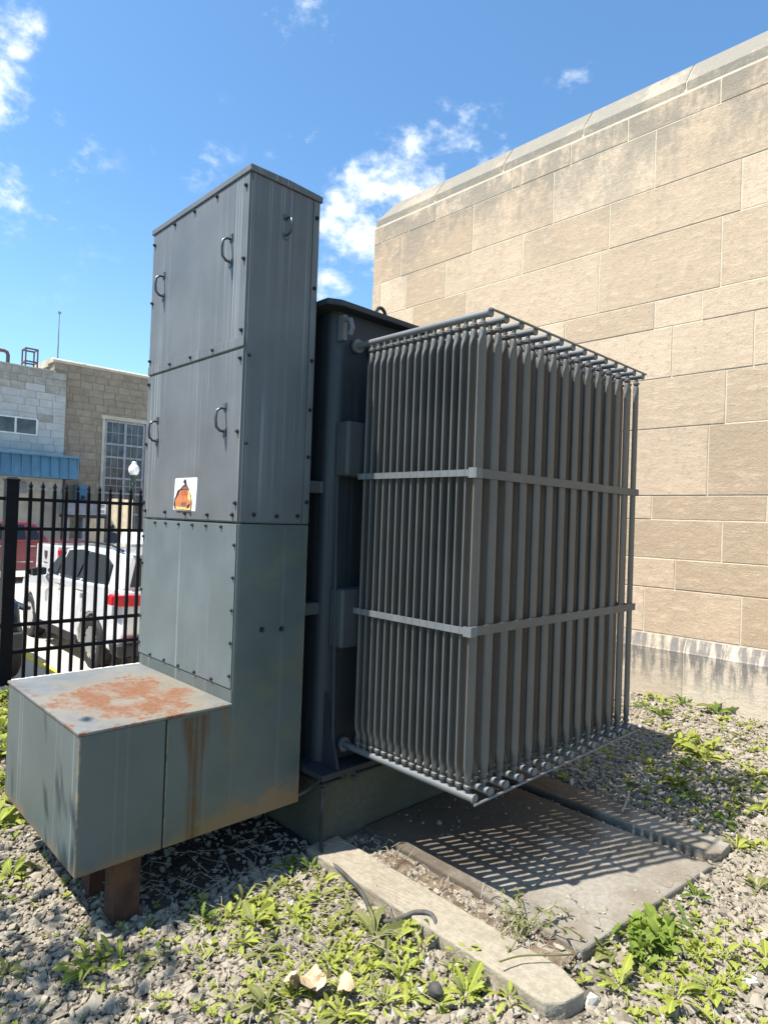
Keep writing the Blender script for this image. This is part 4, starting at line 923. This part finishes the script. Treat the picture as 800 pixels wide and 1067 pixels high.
# ================================================================== weeds
def leaf_mesh(name, width, teeth, droop, fold=.25, n=7):
    """one blade, unit length along +X, folded on its midrib and arched"""
    mb = MB()
    for i in range(n+1):
        u = i/n; wv = width*(math.sin(math.pi*min(1, (u*.93+.03))**1.25)**.75)
        if teeth: wv *= 1 + teeth*(1 if i % 2 else -1)
        if i == n: wv = .004
        z = .30*u*(1-u)*1.2 - droop*u*u
        mb.v += [(u, wv, z+wv*fold), (u, 0, z), (u, -wv, z+wv*fold)]
    for i in range(n):
        k = 3*i; mb.f += [(k, k+1, k+4, k+3), (k+1, k+2, k+5, k+4)]
    me = mb.mesh(name, True); return me
def variants(matn):
    out = []
    for w_, te, dr, fo, n_ in ((.13, .0, .16, .25, 7), (.16, .30, .26, .35, 10), (.12, .38, .10, .2, 11), (.20, .08, .34, .3, 8), (.085, .0, .22, .4, 7), (.15, .12, .45, .15, 9), (.045, .0, .30, .5, 7), (.18, .2, .05, .6, 9)):
        me = leaf_mesh('leaf', w_, te, dr, fo, n_); me.materials.append(MATS[matn]); out.append(me)
    return out
LV = {k: variants(k) for k in ('leaf_bright', 'leaf_green', 'leaf_olive')}
round_me = leaf_mesh('leaf', .30, .10, .2); round_me.materials.append(MATS['leaf_fresh'])
def weed(x, y, r, kind, n, label, group=None, up=.55, zb=0.0, tall=0.0):
    """rosette (and, if tall, stem leaves): leaves are parts"""
    e = empty('weed_plant', (x, y, zb+float(undul(x, y))-.004)); tag(e, label, 'weed', group)
    a = RND.uniform(0, 6.28); pick = RND.sample(LV[kind], 3) if kind != 'round' else None; lean = RND.uniform(0, 6.28)
    for i in range(n):
        a += 2.399+RND.uniform(-.35, .35); inner = i/n
        ln = r*RND.uniform(.5, 1.2)*(1-.4*inner)*(1+.2*math.cos(a-lean))
        pitch = up*(.25+1.1*inner)+RND.uniform(-.25, .35)
        me = round_me if (kind == 'round') else RND.choice(pick)
        if RND.random() < .12 and kind != 'round': me = RND.choice(LV['leaf_olive'])
        h_ = tall*inner
        rb = .012 if n <= 18 else r*.9*math.sqrt(RND.random()); ab = RND.uniform(0, 6.28) if n > 18 else a
        if n > 18: ln *= .72
        o = inst(me, 'leaf', e, (rb*math.cos(ab), rb*math.sin(ab), .008+h_*(1 if n <= 18 else RND.random())), (RND.uniform(-.7, .7), -pitch, a), (ln, ln*RND.uniform(.8, 1.25), ln))
    return e
WEEDS = [
 # left of and below the cabinet
 (.80, 2.99, .085, 'leaf_bright', 12, 'bright rosette weed in gravel left of the low terminal box'),
 (.63, 2.36, .075, 'leaf_olive', 14, 'olive weed in the dappled shade at the lower left edge'),
 (.85, 2.20, .10, 'leaf_bright', 44, 'bushy green weed in sunlit gravel in front of the rusty leg'),
 (1.035, 2.105, .055, 'leaf_bright', 8, 'small sprout right of the bushy weed by the rusty leg'),
 (1.126, 2.04, .05, 'leaf_bright', 7, 'tiny sprout midway between the rusty leg weed and the dense patch'),
 (1.712, 2.285, .09, 'leaf_green', 12, 'dark green weed in the shadow under the cabinet'),
 (1.765, 2.20, .075, 'leaf_green', 10, 'smaller shaded weed beside the concrete plinth corner'),
 (1.25, 2.20, .10, 'leaf_green', 12, 'broad-leaved weed at the shadow edge, left end of the patch'),
 # along the near beam
 (1.757, 1.577, .112, 'leaf_bright', 22, 'large star-shaped rosette below the curl of the black hose'),
 (1.80, 1.37, .075, 'leaf_bright', 34, 'bushy yellow-green weed against the side of the near concrete beam'),
 (1.787, 1.18, .075, 'leaf_bright', 10, 'small rosette near the free end of the pale beam'),
 # right-hand clump
 (2.455, 1.00, .10, 'round', 80, 'dense round-leaved green clump at the near corner of the slab'),
 (2.27, 1.03, .12, 'leaf_green', 24, 'tall leafy weed between the beam end and the slab corner'),
 (2.60, .96, .10, 'leaf_green', 20, 'upright broad-leaved weed right of the round-leaved clump'),
 (2.36, .985, .075, 'round', 44, 'low round-leaved green plant left of the dense clump by the slab corner'),
 (2.50, .90, .075, 'leaf_bright', 30, 'bushy yellow-green weed in front of the dense clump'),
 (2.13, .97, .11, 'leaf_bright', 16, 'floppy weed right of the beam end'),
 (2.22, .82, .10, 'leaf_bright', 11, 'spreading rosette at the bottom right below the leafy clump'),
 (2.86, .985, .085, 'leaf_green', 14, 'rosette in gravel just off the slab right edge'),
 (2.71, 1.03, .06, 'leaf_olive', 9, 'dull weed rooted at the slab right edge'),
 (2.36, .76, .085, 'leaf_bright', 10, 'yellow-green rosette second from the bottom right corner'),
 (2.56, .78, .07, 'leaf_bright', 8, 'small rosette in open gravel right of the clump'),
 (2.665, .675, .09, 'leaf_bright', 12, 'upright rosette cut by the right picture edge'),
 (3.46, 1.01, .105, 'leaf_bright', 13, 'long-leaved rosette at the free end of the darker beam'),
 (3.14, .83, .08, 'leaf_olive', 12, 'olive weed in open gravel at the right edge below the shadow'),
 (3.35, .80, .06, 'leaf_olive', 8, 'thin weed in gravel above the olive one at the right edge'),
 # by the limestone wall
 (5.91, 2.19, .20, 'leaf_green', 14, 'tall spiky weed against the limestone base joint'),
 (5.86, 2.42, .17, 'leaf_bright', 10, 'pale weed at the wall foot beside the last radiator tube'),
 (5.83, 1.88, .24, 'leaf_green', 12, 'low wide weed at the wall foot right of the spiky one'),
 (5.35, 2.16, .17, 'leaf_green', 14, 'shaded grassy weed in front of the spiky wall weed'),
 (5.5, 2.36, .13, 'leaf_green', 9, 'small shaded weed nearest the radiator end by the wall'),
 (4.80, 1.72, .19, 'leaf_bright', 44, 'feathery bright weed mound in the sun strip'),
 (4.66, 1.57, .16, 'leaf_bright', 16, 'bright weed right of the feathery mound'),
 (4.40, 1.58, .13, 'leaf_green', 12, 'shaded weed just in front of the feathery mound'),
 (4.02, 1.50, .15, 'leaf_green', 16, 'broad weed in the deep shadow behind the darker beam'),
 (3.88, 1.38, .13, 'leaf_green', 12, 'second shaded weed behind the darker beam'),
 (4.28, 1.28, .14, 'leaf_olive', 12, 'weed at the lower edge of the shadow on the right'),
 (4.55, 1.24, .14, 'leaf_bright', 10, 'yellowish weed at the right edge above the shadow'),
 (4.04, 1.06, .15, 'leaf_bright', 14, 'weed straddling light and shade at the right edge'),
 (3.75, 1.15, .10, 'leaf_green', 9, 'small weed beyond the end of the darker beam'),
 (5.32, 1.55, .11, 'leaf_olive', 8, 'small dry weed in the sunny gravel near the wall'),
 (5.5, 1.75, .09, 'leaf_bright', 7, 'tiny weed in sunny gravel below the wide wall weed'),
]
for i, (x, y, r, kd, n, lb) in enumerate(WEEDS):
    weed(x, y, r*(.78 if x > 4.9 else 1), kd, n, lb, 'single weeds in the gravel', up=.75 if n > 18 else .55, tall=.07 if n > 18 else .02)
PATCH = [(1.346, 2.157), (1.43, 2.19), (1.481, 2.145), (1.56, 2.19), (1.626, 2.171), (1.60, 2.07), (1.69, 2.026), (1.75, 2.09), (1.79, 1.98), (1.38, 2.06), (1.452, 1.988), (1.543, 1.90), (1.676, 1.85), (1.54, 2.0), (1.285, 1.989),
         (1.32, 1.90), (1.371, 1.814), (1.454, 1.678), (1.50, 1.75), (1.22, 1.764), (1.276, 1.66), (1.40, 1.56), (1.469, 1.433), (1.603, 1.48), (1.55, 1.40), (1.607, 1.311), (1.107, 1.754), (1.17, 1.66), (1.33, 1.48), (1.68, 1.70), (1.62, 1.60), (1.70, 1.28)]
def pixel_x(x, y):
    d_ = V((x, y, -1.55)); return d_.dot(Rv)/d_.dot(F)
ORD = ['leftmost', 'second from left', 'third from left', 'fourth from left', 'fifth from left', 'sixth from left', 'seventh from left', 'eighth from left', 'ninth from left', 'tenth from left', 'eleventh from left', 'twelfth from left']
REG = {}
for x, y in PATCH:
    if y > 2.1: lb = 'yellow-green weeds along the cabinet shadow edge'
    elif x > 1.65 and y > 1.65: lb = 'yellow-green weeds close beside the black hose'
    elif abs(x-1.31)+abs(y-1.6) < .24: lb = 'yellow-green weeds among the tan dead leaves'
    elif y < 1.5: lb = 'yellow-green weeds close to the bottom picture edge'
    elif x < 1.3: lb = 'yellow-green weeds at the left fringe of the patch'
    else: lb = 'yellow-green weeds in the middle of the patch'
    REG.setdefault(lb, []).append((x, y))
for lb, pts in REG.items():
    for i, (x, y) in enumerate(sorted(pts, key=lambda p_: pixel_x(*p_))):
        weed(x+RND.uniform(-.01, .01), y+RND.uniform(-.01, .01), RND.uniform(.05, .11), RND.choice(['leaf_bright', 'leaf_bright', 'leaf_bright', 'leaf_olive']), RND.randint(8, 18), ORD[i]+' of the '+lb, lb, up=.6, tall=.015)
STRIP = [(1.45, 5.8), (1.36, 5.3), (1.22, 4.9), (1.13, 4.43), (1.05, 4.0), (.97, 3.6), (.90, 3.42)]
for i, (x, y) in enumerate(STRIP):
    weed(x+RND.uniform(-.05, .05), y, RND.uniform(.13, .19), 'leaf_bright', RND.randint(12, 20), ['first', 'second', 'third', 'fourth', 'fifth', 'sixth', 'seventh'][i]+' weed from the fence in the sunny strip left of the terminal box', 'weeds in the left strip', up=.8, tall=.05)
# seedlings and clover between the stones: too small to pick apart
sv, sf = [], []
def seedling(x, y, s):
    zb = float(undul(x, y))+.004
    for _ in range(RND.randint(4, 8)):
        a = RND.uniform(0, 6.28); l_ = s*RND.uniform(.6, 1.3); p_ = RND.uniform(.2, 1.1); wd = l_*.22
        d_ = V((math.cos(a)*math.cos(p_), math.sin(a)*math.cos(p_), math.sin(p_))); sd_ = V((-math.sin(a), math.cos(a), 0))
        b0 = V((x, y, zb)); k = len(sv)
        sv.extend([tuple(b0), tuple(b0+d_*l_*.55+sd_*wd), tuple(b0+d_*l_*.55-sd_*wd), tuple(b0+d_*l_-V((0, 0, l_*.15)))]); sf.append((k, k+1, k+3, k+2))
for _ in range(330):
    x, y = RND.gauss(1.45, .2), RND.gauss(1.75, .27)
    if x < 1.81: seedling(x, y, RND.uniform(.02, .04))
for _ in range(260):
    x, y = RND.uniform(3.5, 5.9), RND.uniform(.9, 2.4)
    if x > 3.55: seedling(x, y, RND.uniform(.02, .055))
for _ in range(150): seedling(RND.gauss(2.45, .22), RND.gauss(.85, .12), RND.uniform(.02, .04))
for _ in range(120): seedling(RND.uniform(.5, 1.2), RND.uniform(1.6, 3.3), RND.uniform(.015, .03))
for _ in range(220): y = RND.uniform(3.4, 6.0); seedling(.9+.18*(y-3.4)+RND.uniform(-.3, .25), y, RND.uniform(.04, .09))
me = bpy.data.meshes.new('seedlings'); me.from_pydata(sv, [], sf); me.shade_smooth()
o = link('seedlings', me, 'leaf_bright'); tag(o, 'tiny seedlings and grass blades between the gravel stones', 'weeds', None, 'stuff')

gm2 = MB()
def blade(x, y, l_):
    a = RND.uniform(0, 6.28); z = float(undul(x, y))+.012; c1 = RND.uniform(-.5, .5); h_ = RND.uniform(.005, .04)
    gm2.tube([(x, y, z), (x+math.cos(a)*l_*.5, y+math.sin(a)*l_*.5, z+h_), (x+math.cos(a+c1)*l_, y+math.sin(a+c1)*l_, z+h_*.5)], [.0014, .0012, .0006], 4, False)
for _ in range(230): blade(RND.gauss(1.42, .24), RND.gauss(1.80, .28), RND.uniform(.05, .16))
for _ in range(120): blade(RND.uniform(3.5, 5.7), RND.uniform(.9, 2.3), RND.uniform(.08, .25))
for _ in range(70): blade(RND.uniform(2.1, 3.2), RND.uniform(.6, 1.0), RND.uniform(.05, .15))
for _ in range(60): blade(RND.uniform(1.1, 1.9), RND.uniform(2.3, 2.7), RND.uniform(.08, .2))
for _ in range(90): blade(RND.uniform(2.03, 2.15), RND.uniform(1.1, 2.2), RND.uniform(.03, .09))
dg = gm2.build('dry_grass', 'twig'); tag(dg, 'thin dry straw scattered between gravel and weeds', 'grass', None, 'stuff')

# trailing dry weed across beam and slab corner
tv = empty('trailing_weed', (2.10, 1.32, .0)); tag(tv, 'dry trailing weed sprawling across the dirt channel onto the slab', 'weed')
tp = V((2.10, 1.32, 0))
for k in range(9):
    a = RND.uniform(-.6, 2.2) if k < 6 else RND.uniform(2.6, 5.2); ln = RND.uniform(.10, .24)
    pts = [V((0, 0, .01))]
    for i in range(1, 6): pts.append(V((math.cos(a)*ln*i/5+RND.uniform(-.012, .012), math.sin(a)*ln*i/5+RND.uniform(-.012, .012), .04+.05*math.sin(i*.6)*RND.uniform(.5, 1.1))))
    MB().tube(pts, .0022, 5).build('stem', 'twig' if k % 2 else 'leaf_olive', tv)
    for i in range(1, 6):
        for _ in range(3): inst(RND.choice(LV['leaf_olive']), 'leaf', tv, pts[i], (RND.uniform(-1, 1), RND.uniform(-.8, .4), RND.uniform(0, 6.28)), (.028,)*3)
st = MB().tube(smooth_path([(1.83, 1.25, .075), (1.92, 1.22, .07), (2.02, 1.14, .068), (2.09, 1.12, .05)]), .0028, 6).build('stalk', 'leaf_olive')
tag(st, 'thin dry stalk lying across the end of the pale concrete beam', 'stalk')
# dead leaves, twigs and a stick, a black cap
for i, (x, y, s_, lb) in enumerate(((1.305, 1.63, .055, 'curled tan dead leaf on the dense weed patch, the largest one'), (1.345, 1.60, .04, 'tan dead leaf right of the largest curled one'), (1.27, 1.665, .035, 'small pinkish dead leaf left of the largest curled one'), (1.39, 1.53, .04, 'pale dead leaf near the bottom picture edge'))):
    mb = MB(); n = 6
    for a in range(n+1):
        for b_ in range(n+1):
            u, v_ = a/n*2-1, b_/n*2-1; mb.v.append((u*s_, v_*s_*.7*(1-.35*u*u), s_*(.35+.45*u*u-.3*v_*v_+RND.uniform(-.12, .12))))
    for a in range(n):
        for b_ in range(n): mb.f.append((a*(n+1)+b_, a*(n+1)+b_+1, (a+1)*(n+1)+b_+1, (a+1)*(n+1)+b_))
    o = mb.build('dead_leaf', 'dead_leaf', smooth=True); o.location = (x, y, .04); o.rotation_euler = (RND.uniform(-.4, .4), RND.uniform(-.4, .4), RND.uniform(0, 6)); tag(o, lb, 'leaf', 'dead leaves')
o = MB().lathe([(.0, .0), (.022, .0), (.026, .012), (.022, .026), (.012, .032), (.0, .034)], 'z', 14).build('dark_stone', 'hose_black', smooth=True); o.location = (1.612, 1.352, .02); o.rotation_euler = (.5, .2, 0); tag(o, 'small round black stone lying in the weeds', 'stone')
tw = empty('dead_twigs', (3.83, 1.60, .01)); tag(tw, 'bleached grey twig cluster on the shaded gravel behind the darker beam', 'twigs')
for k in range(8):
    a = RND.uniform(.2, 3.6); ln = RND.uniform(.12, .24); pts = [V((0, 0, .02))]
    for i in range(1, 5): pts.append(V((math.cos(a+.15*i)*ln*i/4, math.sin(a+.15*i)*ln*i/4, .03+.02*i*RND.uniform(.4, 1.4))))
    MB().tube(pts, [.005, .004, .0035, .003, .002], 5).build('twig', 'twig', tw)
o = MB().tube(smooth_path([(3.30, 1.52, .055), (3.38, 1.53, .085), (3.47, 1.56, .10), (3.52, 1.60, .06)]), [.006]*13+[.004]*6, 6).build('stick', 'twig'); tag(o, 'single bent stick propped over the darker beam', 'stick')

# young tree left of the picture, its crown shades the gravel at the lower left
tt = empty('young_tree', (-1.22, 3.18, 0)); tag(tt, 'young tree standing left of the picture, shading the gravel', 'tree')
mb = MB().tube([(0, 0, -.05), (.03, .02, 1.2), (.0, .05, 2.3), (.06, .02, 3.3)], [.06, .05, .04, .015], 8); mb.build('trunk', 'bark', tt, smooth=True)
lv, lf = [], []
for k in range(7):
    a = k*2.4; z0_ = 1.9+.2*k; tip = V((.55*math.cos(a), .55*math.sin(a), z0_+.45)); MB().tube([(.02, .03, z0_), tuple(tip*.6+V((0, 0, z0_*.4))), tuple(tip)], [.02, .013, .006], 6).build('limb', 'bark', tt, smooth=True)
    for _ in range(170):
        c_ = tip+V((RND.gauss(0, .2), RND.gauss(0, .2), RND.gauss(0, .16))); d_ = V((RND.gauss(0, 1), RND.gauss(0, 1), RND.gauss(0, .5))).normalized(); s2 = d_.orthogonal().normalized()*.024; q = len(lv)
        lv += [tuple(c_), tuple(c_+d_*.045+s2), tuple(c_+d_*.045-s2), tuple(c_+d_*.095)]; lf.append((q, q+1, q+3, q+2))
me = bpy.data.meshes.new('crown'); me.from_pydata(lv, [], lf); link('crown', me, 'tree_leaf', tt)
